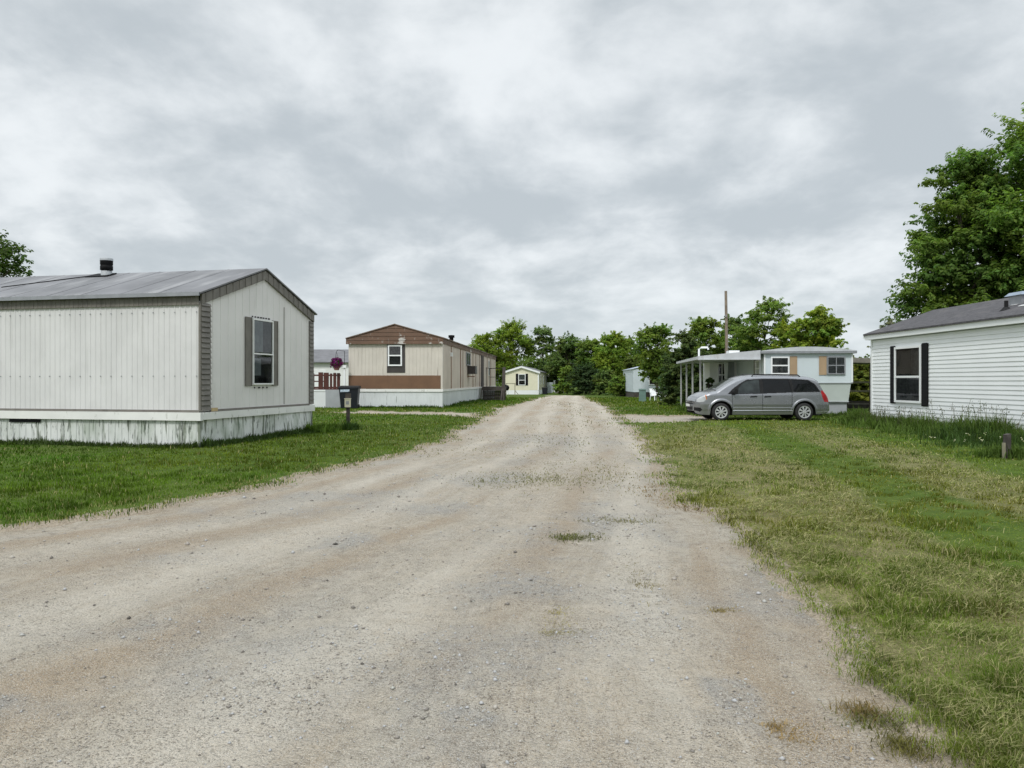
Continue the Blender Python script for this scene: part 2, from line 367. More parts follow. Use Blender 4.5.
def window(parent, fr, u0, u1, v0, v1, d=.02, frame='white', fw=.045, rails=(.5,), mull=(), curtains=(), dep=.05, backing='inside'):
    """part 'window' (dark backing) > frame, pane, curtain"""
    w = MB(); fr.box(w, u0 + .005, u1 - .005, v0 + .005, v1 - .005, d, d + .006)
    wo = w.build('window', M[backing], parent)
    f = MB(); D = d + dep
    fr.box(f, u0, u0 + fw, v0, v1, d - .012, D); fr.box(f, u1 - fw, u1, v0, v1, d - .012, D)
    fr.box(f, u0 + fw, u1 - fw, v0, v0 + fw, d - .012, D + .003); fr.box(f, u0 + fw, u1 - fw, v1 - fw, v1, d - .012, D + .003)
    for r_ in rails:
        z = v0 + (v1 - v0) * r_; fr.box(f, u0 + fw, u1 - fw, z - fw * .45, z + fw * .45, D - .022, D - .002)
    for r_ in mull:
        u = u0 + (u1 - u0) * r_; fr.box(f, u - fw * .35, u + fw * .35, v0 + fw, v1 - fw, D - .024, D - .005)
    f.build('frame', M[frame], wo)
    for (a, b, c, e, mm) in curtains:   # fractions of the opening, rippled cloth
        k = MB(); n = 14; uu = [u0 + (u1 - u0) * (a + (b - a) * i / n) for i in range(n + 1)]
        for i in range(n):
            da, db = d + .014 + .006 * (i % 2), d + .014 + .006 * ((i + 1) % 2)
            k.quad(fr.p(uu[i], v0 + (v1 - v0) * c, da), fr.p(uu[i + 1], v0 + (v1 - v0) * c, db), fr.p(uu[i + 1], v0 + (v1 - v0) * e, db), fr.p(uu[i], v0 + (v1 - v0) * e, da))
        k.build('curtain', M[mm], wo)
    g = MB(); g.quad(fr.p(u0 + fw * .6, v0 + fw * .6, D - .026), fr.p(u1 - fw * .6, v0 + fw * .6, D - .026), fr.p(u1 - fw * .6, v1 - fw * .6, D - .026), fr.p(u0 + fw * .6, v1 - fw * .6, D - .026))
    g.build('pane', M['glass'], wo)
    return wo
def shutter(parent, fr, u0, u1, v0, v1, m, d=.02, slats=0):
    s = MB(); fr.box(s, u0, u0 + .03, v0, v1, d, d + .03); fr.box(s, u1 - .03, u1, v0, v1, d, d + .03)
    fr.box(s, u0 + .03, u1 - .03, v0, v1, d, d + .018)
    if slats:
        z = v0 + .03
        while z < v1 - .03:
            a, b = u0 + .03, u1 - .03
            s.quad(fr.p(a, z, d + .034), fr.p(b, z, d + .034), fr.p(b, z + .045, d + .02), fr.p(a, z + .045, d + .02)); z += .05
    return s.build('shutter', m, parent)
def gable_roof(mb, x0, x1, y0, y1, ze, zr, ov=.1, oy=.1, th=.06, xr=None):
    """ridge along y"""
    xr = (x0 + x1) / 2 if xr is None else xr
    sl = (zr - ze) / (xr - x0); sr = (zr - ze) / (x1 - xr)
    a, b = x0 - ov, x1 + ov; za, zb = ze - sl * ov, ze - sr * ov
    poly = [(a, y0 - oy, za), (xr, y0 - oy, zr), (b, y0 - oy, zb), (b, y0 - oy, zb + th), (xr, y0 - oy, zr + th), (a, y0 - oy, za + th)]
    mb.prism(poly[::-1], (0, y1 - y0 + 2 * oy, 0))

# ------------------------------------------------------------------ world, sun, camera
w = bpy.data.worlds.new('World'); SC.world = w; w.use_nodes = True
nt = w.node_tree; bg = nt.nodes['Background']
SUN_EL, SUN_AZ = 48.0, 205.0          # azimuth clockwise from +Y: behind the camera, a little to the left
sky = nd(nt, 'ShaderNodeTexSky'); sky.sky_type = 'NISHITA'; sky.sun_disc = False
sky.sun_elevation = R(SUN_EL); sky.sun_rotation = R(SUN_AZ); sky.air_density = 1.0; sky.dust_density = 2.0
g = nd(nt, 'ShaderNodeTexCoord').outputs['Generated']
sp = nd(nt, 'ShaderNodeSeparateXYZ'); nt.links.new(g, sp.inputs[0])
zc = math_(nt, 'ADD', math_(nt, 'MAXIMUM', sp.outputs[2], 0.0), .30)
cb = nd(nt, 'ShaderNodeCombineXYZ')
nt.links.new(math_(nt, 'DIVIDE', sp.outputs[0], zc), cb.inputs[0]); nt.links.new(math_(nt, 'DIVIDE', sp.outputs[1], zc), cb.inputs[1])
wn = nt.nodes.new('ShaderNodeTexNoise'); wn.inputs['Scale'].default_value = 1.1; wn.inputs['Detail'].default_value = 3; nt.links.new(cb.outputs[0], wn.inputs['Vector'])
wv = nd(nt, 'ShaderNodeVectorMath', operation='MULTIPLY_ADD'); nt.links.new(wn.outputs['Color'], wv.inputs[0]); wv.inputs[1].default_value = (.30, .30, 0); nt.links.new(cb.outputs[0], wv.inputs[2])
n1 = noise(nt, wv.outputs[0], 1.7, 5, .50, (1, 1.0, 1), (4.1, 2.3, 0)); n2 = noise(nt, wv.outputs[0], 5.2, 6, .56, (1, .85, 1), (1.3, 8.8, 0)); n3 = noise(nt, cb.outputs[0], .7, 3, .5, None, (6.3, 1.4, 0))
s_ = math_(nt, 'ADD', math_(nt, 'ADD', math_(nt, 'MULTIPLY', n1, .52), math_(nt, 'MULTIPLY', n2, .40)), math_(nt, 'MULTIPLY', n3, .24))
CL = 10.0
cloud = mixc(nt, ramp(nt, s_, .475, .725), (.425 * CL, .465 * CL, .492 * CL), (.695 * CL, .725 * CL, .742 * CL))
hor = ramp(nt, sp.outputs[2], 0.0, .16, 1, 0)
cloud = mixc(nt, math_(nt, 'MULTIPLY', hor, .5), cloud, (.55 * CL, .615 * CL, .655 * CL))
up = ramp(nt, sp.outputs[2], .46, .92, 1, 2.3)
cloud = mixc(nt, 1, cloud, nd(nt, 'ShaderNodeCombineColor').outputs[0], 'MULTIPLY') if False else cloud
vm = nd(nt, 'ShaderNodeVectorMath', operation='SCALE'); nt.links.new(cloud, vm.inputs[0]); nt.links.new(up, vm.inputs['Scale'])
tot = mixc(nt, .93, sky.outputs[0], vm.outputs[0])
nt.links.new(tot, bg.inputs[0]); bg.inputs[1].default_value = .1

sd_ = bpy.data.lights.new('sun', 'SUN'); sd_.energy = 1.5; sd_.angle = R(12); sd_.color = (1, .975, .93)
so = bpy.data.objects.new('sun', sd_); COL.objects.link(so)
az = R(SUN_AZ); dv = Vector((math.sin(az) * math.cos(R(SUN_EL)), math.cos(az) * math.cos(R(SUN_EL)), math.sin(R(SUN_EL))))
so.rotation_euler = dv.to_track_quat('Z', 'Y').to_euler(); so.location = dv * 60
cam = bpy.data.cameras.new('camera'); co = bpy.data.objects.new('camera', cam); COL.objects.link(co)
cam.sensor_width = 36; cam.lens = F / 1024 * 36; cam.shift_y = -3 / 1024; cam.clip_end = 3000; cam.clip_start = .05
co.location = (0, 0, CAMH); co.rotation_euler = (R(90), 0, 0); SC.camera = co
SC.view_settings.view_transform = 'Standard'; SC.view_settings.look = 'None'; SC.view_settings.gamma = 1; SC.view_settings.exposure = 0.37
SC.view_settings.use_curve_mapping = False
SC.cycles.use_denoising = True
try: SC.cycles.denoiser = 'OPENIMAGEDENOISE'
except Exception: pass
SC.cycles.max_bounces = 6; SC.cycles.transparent_max_bounces = 12

# ------------------------------------------------------------------ ground + road sheets
ang = np.concatenate([np.arange(-180, -44, 3.0), np.arange(-44, 44, .2), np.arange(44, 180, 3.0)])
rad = np.concatenate([[.01, .15, .32], np.exp(np.arange(math.log(.5), math.log(900), .0165))])
A, RR = np.meshgrid(np.radians(ang), rad)
GX = (np.sin(A) * RR).ravel(); GY = (np.cos(A) * RR).ravel()
na, nr = len(ang), len(rad)
SD = road_sd(GX, GY)
def straw_zone(x, y):
    u = x - .175 * y
    n = (fbm(x * .9, y * .5, 5, 3) - .5)
    un = u + n * .9
    z = (1 - sstep(2.3, 2.9, un)) * (.75 + .25 * sstep(.6, 1.2, un)) + sstep(3.7, 4.2, un) * (1 - sstep(5.2, 5.9, un)) * .8
    z *= sstep(27, 16, y) * .75 + .25
    return np.where((x > .5) & (y < 30), z, .12 * sstep(.55, .7, fbm(x * .5, y * .5, 8, 3)))
base = H(GX, GY)
lawn = .035 * (fbm(GX * 1.5, GY * 1.5, 31, 3) - .3) * (1 - sstep(20, 60, np.hypot(GX, GY)))
GZ = base + np.where(SD < 0, lawn, 0) - .10 * sstep(.05, .5, SD)
zone = np.stack([straw_zone(GX, GY), sstep(-.12, .22, SD), np.zeros_like(SD), np.ones_like(SD)], 1)
idx = np.arange(na * nr).reshape(nr, na)
nxt = np.roll(idx, -1, 1)
FQ = np.stack([idx[:-1].ravel(), nxt[:-1].ravel(), nxt[1:].ravel(), idx[1:].ravel()], 1)[:, ::-1]
vg = np.stack([GX, GY, GZ], 1)
gnd = np_mesh('ground', vg, FQ, groundmat(), {'zone': ('FLOAT_COLOR', zone)}, True); tag(gnd, kind='structure')
# road
Ys = np.array([p[1] for p in LEFT]); Xl = np.array([p[0] for p in LEFT])
rY = np.array([1.0] + [p[1] for p in RIGHT]); rX = np.array([1.7] + [p[0] for p in RIGHT])
def flow(x, y):
    xl = np.where(y < Ys[0], Xl[0] - (Ys[0] - y) * .62, np.interp(y, Ys, Xl)); xr = np.interp(y, rY, rX)
    return (x - xl) / np.maximum(xr - xl, .5) * 7.0
keepv = SD > -.6
q = flow(GX, GY)
ruts = .045 * (fbm(q * 1.1, GY * .12, 41, 3) - .5) + .036 * (fbm(GX * 2.2, GY * 2.2, 43, 4) - .5) + .020 * (fbm(GX * 9, GY * 9, 47, 2) - .5)
RZ = base - .045 + ruts + .02 * sstep(.05, 1.2, SD) - .35 * sstep(.10, -.6, SD)
near = 1 - sstep(12, 40, np.hypot(GX, GY))
GSPOT = [(at(*p), rx, ry) for p, rx, ry in [((352, 494), 1.0, .5), ((412, 506), .9, .45), ((340, 540), .35, .35), ((615, 520), .5, 1.4), ((480, 478), .9, .8), ((475, 715), .16, .14), ((330, 640), .45, .3), ((350, 662), .3, .1), ((640, 600), .3, .7), ((735, 690), .14, .3), ((420, 430), 1.0, .9), ((560, 440), 1.6, 3), ((8, 698), .25, .18), ((520, 585), .6, .5)]]
def grey_fn(x, y):
    g_ = sstep(.56, .74, fbm(x * .8 + 3, y * .8, 53, 4)) * .6
    n_ = fbm(x * 3.1, y * 3.1, 57, 4) - .5
    for (c_, rx_, ry_) in GSPOT:
        g_ = np.maximum(g_, .85 * sstep(1.25, .35, np.hypot((x - c_[0]) / rx_, (y - c_[1]) / ry_) + n_ * 1.5))
    return g_
grey = grey_fn(GX, GY)
def band(c, w_): return np.exp(-((q - c + .5 * (fbm(GY * .25, q * .3, 63, 2) - .5)) / w_) ** 2)
bn = sstep(.36, .62, fbm(q * 2.6, GY * .35, 65, 4))
pale = np.clip(sum(band(c, w_) for c, w_ in ((6.15, .28), (4.75, .33), (3.1, .36), (1.5, .3))) * (.25 + .9 * bn), 0, 1)
brown = np.clip(sum(band(c, w_) for c, w_ in ((5.45, .22), (3.9, .26), (2.25, .36), (.75, .30), (6.6, .15))) * sstep(.40, .66, fbm(q * 2.2 + 9, GY * .45, 67, 5)), 0, 1)
soil = sstep(.8, .05, SD) * sstep(.42, .6, fbm(GX * 1.1, GY * 1.1, 59, 3)) * .8
soil = np.maximum(soil, .85 * sstep(.9, .3, np.hypot(GX - 2.55, (GY - 9.2) * .42) + .5 * (fbm(GX * 4, GY * 4, 61, 3) - .5)))
soil = np.maximum(soil, brown * .7)
rz = np.stack([pale, soil, grey, np.ones_like(SD)], 1)
fk = keepv[FQ].all(1) & (SD[FQ] > -.55).any(1)
used = np.unique(FQ[fk]); remap = np.full(len(GX), -1); remap[used] = np.arange(len(used))
road = np_mesh('gravel_road', np.stack([GX, GY, RZ], 1)[used], remap[FQ[fk]], roadmat(),
               {'zone': ('FLOAT_COLOR', rz[used]), 'flow': ('FLOAT_VECTOR', np.stack([q, GY, np.zeros_like(q)], 1)[used])}, True)
tag(road, kind='structure')

# ================================================================== LEFT: grey mobile home
W, L = 5.21, 14.0
h = empty('mobile_home', (-6.80, 16.57, 0), math.atan2(5.09, 1.11), 'grey ribbed mobile home with taupe trim and stained white skirting, nearest on the left', 'mobile home')
ZE, ZR = 3.33, 4.20
fl_ = Fr((0, 0, 0), (0, 1, 0), (-1, 0, 0)); fg = Fr((0, 0, 0), (1, 0, 0), (0, -1, 0))
fb = Fr((W, 0, 0), (0, 1, 0), (1, 0, 0)); fe = Fr((0, L, 0), (1, 0, 0), (0, 1, 0))
top = lambda u: ZE + (ZR - ZE) * (1 - abs(u - W / 2) / (W / 2))
m = MB(); ribwall(m, fl_, L, .78, 3.20, .135, .012, .045); ribwall(m, fb, L, .78, 3.30, .135, .02, .04)
m.build('wall', M['wall_grey'], h)
m = MB(); ribwall(m, fg, W / 2, .78, top, .30, .010, .02); ribwall(m, fg, W / 2, .78, top, .30, .010, .02, u0=W / 2)
m.build('end_wall', M['gable_grey'], h)
m = MB(); fg.box(m, 3.60, 3.615, .84, 3.4, 0, .012); m.build('panel_joint', M['taupe'], h)
m = MB(); m.add([fe.p(0, .78), fe.p(W, .78), fe.p(W, ZE), fe.p(W / 2, ZR), fe.p(0, ZE)], [(0, 1, 2, 3, 4)]); m.build('back_wall', M['gable_grey'], h)
m = MB()   # frieze boards under the eaves, ribbed
ribwall(m, Fr((-.045, 0, 0), (0, 1, 0), (-1, 0, 0)), L, 3.11, 3.40, .12, .012, .03)
m.quad((-.045, 0, 3.11), (-.045, L, 3.11), (0, L, 3.11), (0, 0, 3.11))
n_ = 40
for i in range(n_):
    a, b = W * i / n_, W * (i + 1) / n_; d0, d1 = .05 + .012 * (i % 2), .05 + .012 * (i % 2)
    m.hexa([fg.p(a, top(a) - .20, 0), fg.p(a, top(a) - .20, d0), fg.p(b, top(b) - .20, d1), fg.p(b, top(b) - .20, 0),
            fg.p(a, top(a) + .02, 0), fg.p(a, top(a) + .02, d0), fg.p(b, top(b) + .02, d1), fg.p(b, top(b) + .02, 0)])
m.build('eave_frieze', M['taupe'], h)
for (u0, u1, zt) in ((.0, .34, 3.16), (W - .22, W, 3.14)):
    m = MB(); z = .80
    while z < zt - .01:
        b = min(z + .115, zt)
        m.hexa([fg.p(u0, z, 0), fg.p(u1, z, 0), fg.p(u1, z, .055), fg.p(u0, z, .055), fg.p(u0, b, 0), fg.p(u1, b, 0), fg.p(u1, b, .025), fg.p(u0, b, .025)]); z += .115
    fg.box(m, u0 - .03 if u0 == 0 else u1, u0 if u0 == 0 else u1 + .03, .80, zt, -.02, .03)
    m.build('corner_trim', M['taupe'], h)
m = MB(); fl_.box(m, 0.0, L, .765, .815, .0, .035); fg.box(m, .345, W - .225, .765, .815, 0, .03); m.build('base_trim', M['taupe'], h)
m = MB(); fl_.box(m, -.06, L, .585, .762, -.02, .075); fg.box(m, 0.02, W + .02, .60, .762, -.03, .07); m.build('ledge_board', M['ledge'], h)
m = MB(); ribwall(m, fl_, L, -.12, .60, .17, .016, .03)
ww = Fr((0, 0, 0), (1, 0, 0), (0, -1, 0))
prof = [(0, .0), (1.3, .05), (2.6, -.03), (3.9, .10), (W - .06, .06)]
for (a, da), (b, db) in zip(prof[:-1], prof[1:]):
    m.quad(ww.p(a, -.12, da), ww.p(b - (.25 if b > 5 else 0), -.12, db), ww.p(b, .62, db * .4), ww.p(a, .62, da * .4))
m.quad((W, .0, -.1), (W, L, -.1), (W, L, .62), (W, 0, .62))
m.build('skirting', M['skirt_old'], h)
m = MB(); fl_.box(m, 4.1, 4.95, .50, .575, .02, .03); m.build('crawlspace_vent', M['black'], h)
m = MB(); gable_roof(m, 0, W, 0, L, ZE + .05, ZR + .05, .13, .09, .035)
sl = (ZR - ZE) / (W / 2)
for k in range(1, 15):       # lapped sheet seams
    y = k * .98 + random.uniform(-.06, .06)
    for sgn in (0, 1):
        xs = (-.12, W / 2) if sgn == 0 else (W + .12, W / 2)
        za, zb = ZE + .05 - sl * .12 + .035, ZR + .05 + .035
        m.hexa([(xs[0], y, za), (xs[1], y, zb), (xs[1], y + .05, zb), (xs[0], y + .05, za), (xs[0], y, za + .006), (xs[1], y, zb + .006), (xs[1], y + .05, zb + .006), (xs[0], y + .05, za + .006)])
roof = m.build('roof', M['roof_metal'], h)
m = MB(); gz_ = ZE + .05 - sl * .15
m.box(-.165, -.135, -.08, L, gz_ - .035, gz_ + .045); m.build('drip_edge', M['metalgrey'], roof)
m = MB(); m.lathe([(.12, -.12), (.12, .15), (.155, .16), (.155, .26), (.145, .27), (.145, .29), (.155, .30), (.155, .40)], (2.36, 4.37, 4.18), 18)
m.build('stove_pipe', M['black'], roof, True)
m = MB(); m.lathe([(.160, .40), (.160, .455), (.15, .465), (.0, .465)], (2.36, 4.37, 4.18), 18); m.build('pipe_cap', M['grey_panel'], roof, True)
m = MB(); m.lathe([(.135, -.1), (.135, .13), (.115, .14)], (2.36, 4.37, 4.18), 18); m.build('pipe_base', M['grey_panel'], roof, True)
m = MB(); zz = ZE + .05 + sl * 2.3 + .045
m.hexa([(2.15, 4.18, zz - .06), (2.5, 4.18, zz + .06), (2.5, 4.75, zz + .06), (2.15, 4.85, zz - .06), (2.15, 4.18, zz - .03), (2.5, 4.18, zz + .09), (2.5, 4.75, zz + .09), (2.15, 4.85, zz - .03)]); m.build('pipe_flashing', M['black'], roof)
m = MB(); e = lambda x: ZE + .05 + sl * x + .038
m.hexa([(2.2, 4.86, e(2.2)), (2.25, 4.86, e(2.25)), (1.15, 6.35, e(1.15)), (1.1, 6.35, e(1.1)), (2.2, 4.86, e(2.2) + .02), (2.25, 4.86, e(2.25) + .02), (1.15, 6.35, e(1.15) + .016), (1.1, 6.35, e(1.1) + .016)]); m.build('tar_seam', M['black'], roof)
wo = window(h, fg, 2.02, 2.97, 1.36, 2.98, .02, 'white', .035, (.47,), curtains=((.06, .52, .5, .97, 'curtain'), (.52, .95, .5, .97, 'curtain_d'), (.10, .42, .14, .40, 'curtain')))
shutter(h, fg, 1.74, 2.015, 1.33, 3.00, M['taupe'], .012); shutter(h, fg, 2.975, 3.25, 1.33, 3.00, M['taupe'], .012)
for k in range(11):
    m = MB(); u, z = (2.04 + k * .125, 3.01) if k < 7 else (2.14 + (k - 7) * .19, 1.27)
    fg.box(m, u, u + random.uniform(.03, .07), z, z + .033, .012, .03); m.build('scalloped_edging', M['lace'], wo)
m = MB(); fg.box(m, .36, .60, .772, .85, .03, .036); m.build('tape_patch', M['sticker'], h)
m = MB()
for k in range(60):
    y = .07 + .27 * k
    for z in (1.55, 2.95):
        if y < L: fl_.box(m, y, y + .016, z, z + .016, .0, .028)
tag(m.build('screw_heads', M['metalgrey'], h), kind='stuff')

# ================================================================== brown mobile home
W, L = 5.13, 31.0
h = empty('mobile_home', (-8.85, 41.16, 0), math.atan2(-.07, .9975), 'long beige mobile home with brown gable and brown lower band, left of the road', 'mobile home')
fg = Fr((0, 0, 0), (1, 0, 0), (0, -1, 0)); fs = Fr((W, 0, 0), (0, 1, 0), (1, 0, 0)); fl_ = Fr((0, 0, 0), (0, 1, 0), (-1, 0, 0)); fe = Fr((0, L, 0), (1, 0, 0), (0, 1, 0))
m = MB(); ribwall(m, fg, W, 1.72, 3.60, .20, .012, .03); m.build('end_wall', M['beige'], h)
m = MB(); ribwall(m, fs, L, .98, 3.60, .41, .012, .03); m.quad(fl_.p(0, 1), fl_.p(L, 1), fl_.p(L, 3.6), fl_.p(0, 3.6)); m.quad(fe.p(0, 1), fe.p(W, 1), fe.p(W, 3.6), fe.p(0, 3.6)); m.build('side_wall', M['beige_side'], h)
m = MB(); fg.box(m, 0.0, W - .10, 1.03, 1.75, 0, .03); m.build('lower_band', M['brown'], h)
m = MB(); fg.box(m, W - .09, W + .012, 1.03, 3.44, -.02, .022); fs.box(m, .0, .20, 1.03, 3.44, 0, .022); m.build('corner_trim', M['beige'], h)
ZE, ZR = 3.74, 4.46
topb = lambda u: ZE + (ZR - ZE) * (1 - abs(u - W / 2) / (W / 2))
m = MB(); a, b = -.10, W + .04
for k in range(5):   # gable of lapped boards, proud of the wall
    z0 = 3.44 + k * .21; z1 = min(z0 + .21, 4.46)
    def xs(z):
        if z <= 3.74: return a, b
        t = (z - 3.74) / (ZR - 3.74); return a + (W / 2 - a) * t, b + (W / 2 - b) * t
    (l0, r0), (l1, r1) = xs(z0), xs(z1)
    if z0 < 3.74 < z1: m.add([fg.p(l0, z0, .16), fg.p(r0, z0, .16), fg.p(b, 3.74, .148), fg.p(r1, z1, .14), fg.p(l1, z1, .14), fg.p(a, 3.74, .148)], [(0, 1, 2, 3, 4, 5)])
    else: m.quad(fg.p(l0, z0, .16), fg.p(r0, z0, .16), fg.p(r1, z1, .14), fg.p(l1, z1, .14))
m.quad(fg.p(a, 3.44, .16), fg.p(b, 3.44, .16), fg.p(b, 3.44, 0), fg.p(a, 3.44, 0))
m.quad(fg.p(a, 3.44, .16), fg.p(a, 3.74, .148), fg.p(a, 3.74, 0), fg.p(a, 3.44, 0))
m.build('gable', M['brown_peel'], h)
m = MB(); fs.box(m, -.16, L, 3.46, 3.78, .0, .05); m.build('eave_fascia', M['brown_peel'], h)
m = MB(); gable_roof(m, 0, W, 0, L, ZE + .02, ZR + .02, .12, .20, .05); roof = m.build('roof', M['roof_brown'], h)
m = MB(); m.lathe([(.13, 0), (.13, .34), (.2, .34), (.2, .5), (0, .52)], (W - .75, 8.2, 3.9), 12); m.build('chimney_pipe', M['black'], roof)
m = MB(); fg.box(m, -.02, W + .03, .87, 1.02, -.02, .05); fs.box(m, 0, L, .88, 1.0, -.02, .045); m.build('ledge_board', M['ledge'], h)
m = MB(); ribwall(m, fg, W, -.15, .88, .2, .014, .03); ribwall(m, fs, L, -.7, .89, .55, .014, .03); m.build('skirting', mat('white_metal_skirting', (.66, .69, .70), .45, .06, .8, .05, dirt=[((.22, .24, .22), (8, 8, .8), .60, .68, .7), ((.42, .45, .42), (1.5, 1.5, .6), .5, .8, .4)]), h)
m = MB(); fg.box(m, 2.11, 3.10, 1.90, 3.42, .012, .022); m.build('window_patch', mat('dark_taupe_board', (.05, .045, .042), .7, .15, 3, .1), h)
window(h, fg, 2.17, 2.94, 2.26, 3.39, .03, 'cleanwhite', .075, (.5,), curtains=((.1, .9, .52, .9, 'curtain_d'),))
for t, wd in ((3.0, .10), (6.9, .14), (8.0, .10), (13.3, .14), (15.0, .12), (17.6, .10), (23.2, .12), (26.3, .12)):
    m = MB(); fs.box(m, t, t + wd, 1.02, 3.45, 0, .03); m.build('batten', M['strip'], h)
m = MB(); fs.box(m, 18.6, 20.4, 1.0, 3.46, 0, .04); m.build('dark_panel', M['darkwood'], h)
window(h, fs, 9.6, 11.6, 2.50, 3.36, .02, 'metalgrey', .06, (), (.5,), curtains=((.03, .97, .05, .95, 'curtain'),))
window(h, fs, 24.0, 25.0, 1.9, 3.2, .02, 'white', .06, (.5,), curtains=((.1, .9, .5, .95, 'curtain_d'),))
m = MB(); fs.box(m, 10.3, 11.3, 1.93, 2.46, .02, .55); ac = m.build('air_conditioner', mat('brown_metal_case', (.035, .028, .025), .5, .2, 4, .1), h)
m = MB()
for k in range(9): fs.box(m, 10.34, 11.26, 1.97 + k * .052, 1.99 + k * .052, .55, .562)
m.build('grille', M['metalgrey'], ac)
m = MB(); fs.box(m, 10.4, 10.46, 1.68, 1.93, .0, .03); fs.box(m, 10.4, 10.46, 1.72, 1.78, .03, .5); m.build('bracket', M['strip'], ac)
m = MB(); fs.box(m, 2.72, 2.9, 2.86, 3.08, .01, .14); m.build('porch_light', M['cleanwhite'], h)

# ---- dark wooden entry steps along its side
sx, sy = -2.30, 58.2; gs = gz(-1.5, 58)
h = empty('entry_steps', (sx, sy, gs), R(-4), 'dark wooden entry landing with steps and rails against the side of the long beige home', 'steps')
zt = .98 - gs * 0 + .1
m = MB()
for k in range(11): m.box(0, 1.6, .0 + k * .28, .26 + k * .28, zt - .05, zt)
m.box(0, 1.62, -.03, 0, zt - .3, zt - .002); m.box(1.6, 1.64, 0, 3.0, zt - .3, zt - .002); m.build('landing', M['darkwood'], h)
m = MB()
for k in range(9): m.box(.16 + k * .15, .295 + k * .15, .10, .13, -.1 + .02 * (k % 2), zt - .31)
m.box(.12, 1.5, .131, .16, .35, .45); m.build('under_boarding', M['darkwood'], h)
for x in (.05, 1.5):
    for y in (.05, 2.85):
        m = MB(); m.box(x, x + .1, y, y + .1, -.2, zt - .051); m.build('post', M['darkwood'], h)
for k in range(4):
    m = MB(); m.box(.1, 1.45, -.95 + k * .24, -.95 + k * .24 + .26, .12 + k * .22, .16 + k * .22); m.build('tread', M['darkwood'], h)
for x in (-.04, 1.5):
    m = MB(); m.hexa([(x, -1.15, -.1), (x + .07, -1.15, -.1), (x + .07, -.85, -.1), (x, -.85, -.1), (x, -.12, zt - .08), (x + .07, -.12, zt - .08), (x + .07, -.001, zt - .1), (x, -.001, zt - .1)]); m.build('stringer', M['darkwood'], h)
m = MB()
for x in (.32, .95, 1.55): m.tube([(x, 2.9, zt), (x, 2.9, zt + 1.45)], .025, 6)
m.tube([(.3, 2.9, zt + 1.45), (1.6, 2.9, zt + 1.45)], .03, 6); m.tube([(.3, 2.9, zt + .75), (1.6, 2.9, zt + .75)], .02, 6)
m.tube([(.32, .1, zt), (.32, .1, zt + 1.45), (.32, 2.9, zt + 1.45)], .025, 6); m.build('railing', M['black'], h)
m = MB(); m.hexa([(1.52, -.5, -.1), (1.74, -.5, -.1), (1.74, -.2, -.1), (1.52, -.2, -.1), (1.58, .0, zt + 1.5), (1.80, .0, zt + 1.5), (1.80, .28, zt + 1.5), (1.58, .28, zt + 1.5)]); m.build('end_post', M['darkwood'], h)

# ================================================================== deck + fence beside the brown home
h = empty('deck', (-9.25, 41.0, 0), 0, 'raised deck with red-brown picket rail and white lattice skirt beside the beige home', 'deck')
m = MB()
for k in range(14): m.box(-4.2, 0, k * .28, k * .28 + .265, .98, 1.02)
m.build('floor_boards', M['redwood'], h)
m = MB(); x = -4.2
while x < -.9:
    for sgn in (1, -1):
        m.hexa([(x, .02, .02), (x + .04, .02, .02), (x + .04, .03 + .01 * (sgn > 0), .02), (x, .03 + .01 * (sgn > 0), .02)] if False else
               [(x + (0 if sgn > 0 else .9), .02 + .011 * (sgn > 0), .02), (x + .04 + (0 if sgn > 0 else .9), .02 + .011 * (sgn > 0), .02), (x + .04 + (0 if sgn > 0 else .9), .03 + .011 * (sgn > 0), .02), (x + (0 if sgn > 0 else .9), .03 + .011 * (sgn > 0), .02),
                (x + (.9 if sgn > 0 else 0), .02 + .011 * (sgn > 0), .93), (x + .04 + (.9 if sgn > 0 else 0), .02 + .011 * (sgn > 0), .93), (x + .04 + (.9 if sgn > 0 else 0), .03 + .011 * (sgn > 0), .93), (x + (.9 if sgn > 0 else 0), .03 + .011 * (sgn > 0), .93)])
    x += .085
m.box(-4.2, -.82, .045, .055, -.1, .95)
m.box(-4.2, -.82, .0, .018, .90, .97)
m.build('lattice_panel', M['cleanwhite'], h)
m = MB(); m.box(-.81, .0, .0, .04, -.1, .975); m.build('skirt_panel', M['grey_panel'], h)
for k, (x, wd, t) in enumerate([(-1.78, .13, 1.86), (-1.52, .10, 1.86), (-1.2, .25, 1.92), (-.92, .28, 1.90), (-.58, .12, 1.86), (-.40, .16, 1.89), (-.20, .17, 1.88), (-2.0, .1, 1.86), (-2.3, .12, 1.9), (-2.6, .1, 1.85), (-2.9, .12, 1.87)]):
    m = MB(); m.box(x, x + wd, .02, .05, 1.021, t); m.build('picket', M['redwood'], h)
m = MB(); m.box(-3.0, 0, .052, .09, 1.72, 1.80); m.box(-3.0, 0, .052, .09, 1.06, 1.14); m.box(-1.75, -.9, .052, .088, 1.40, 1.46)
m.build('rail', M['redwood'], h)
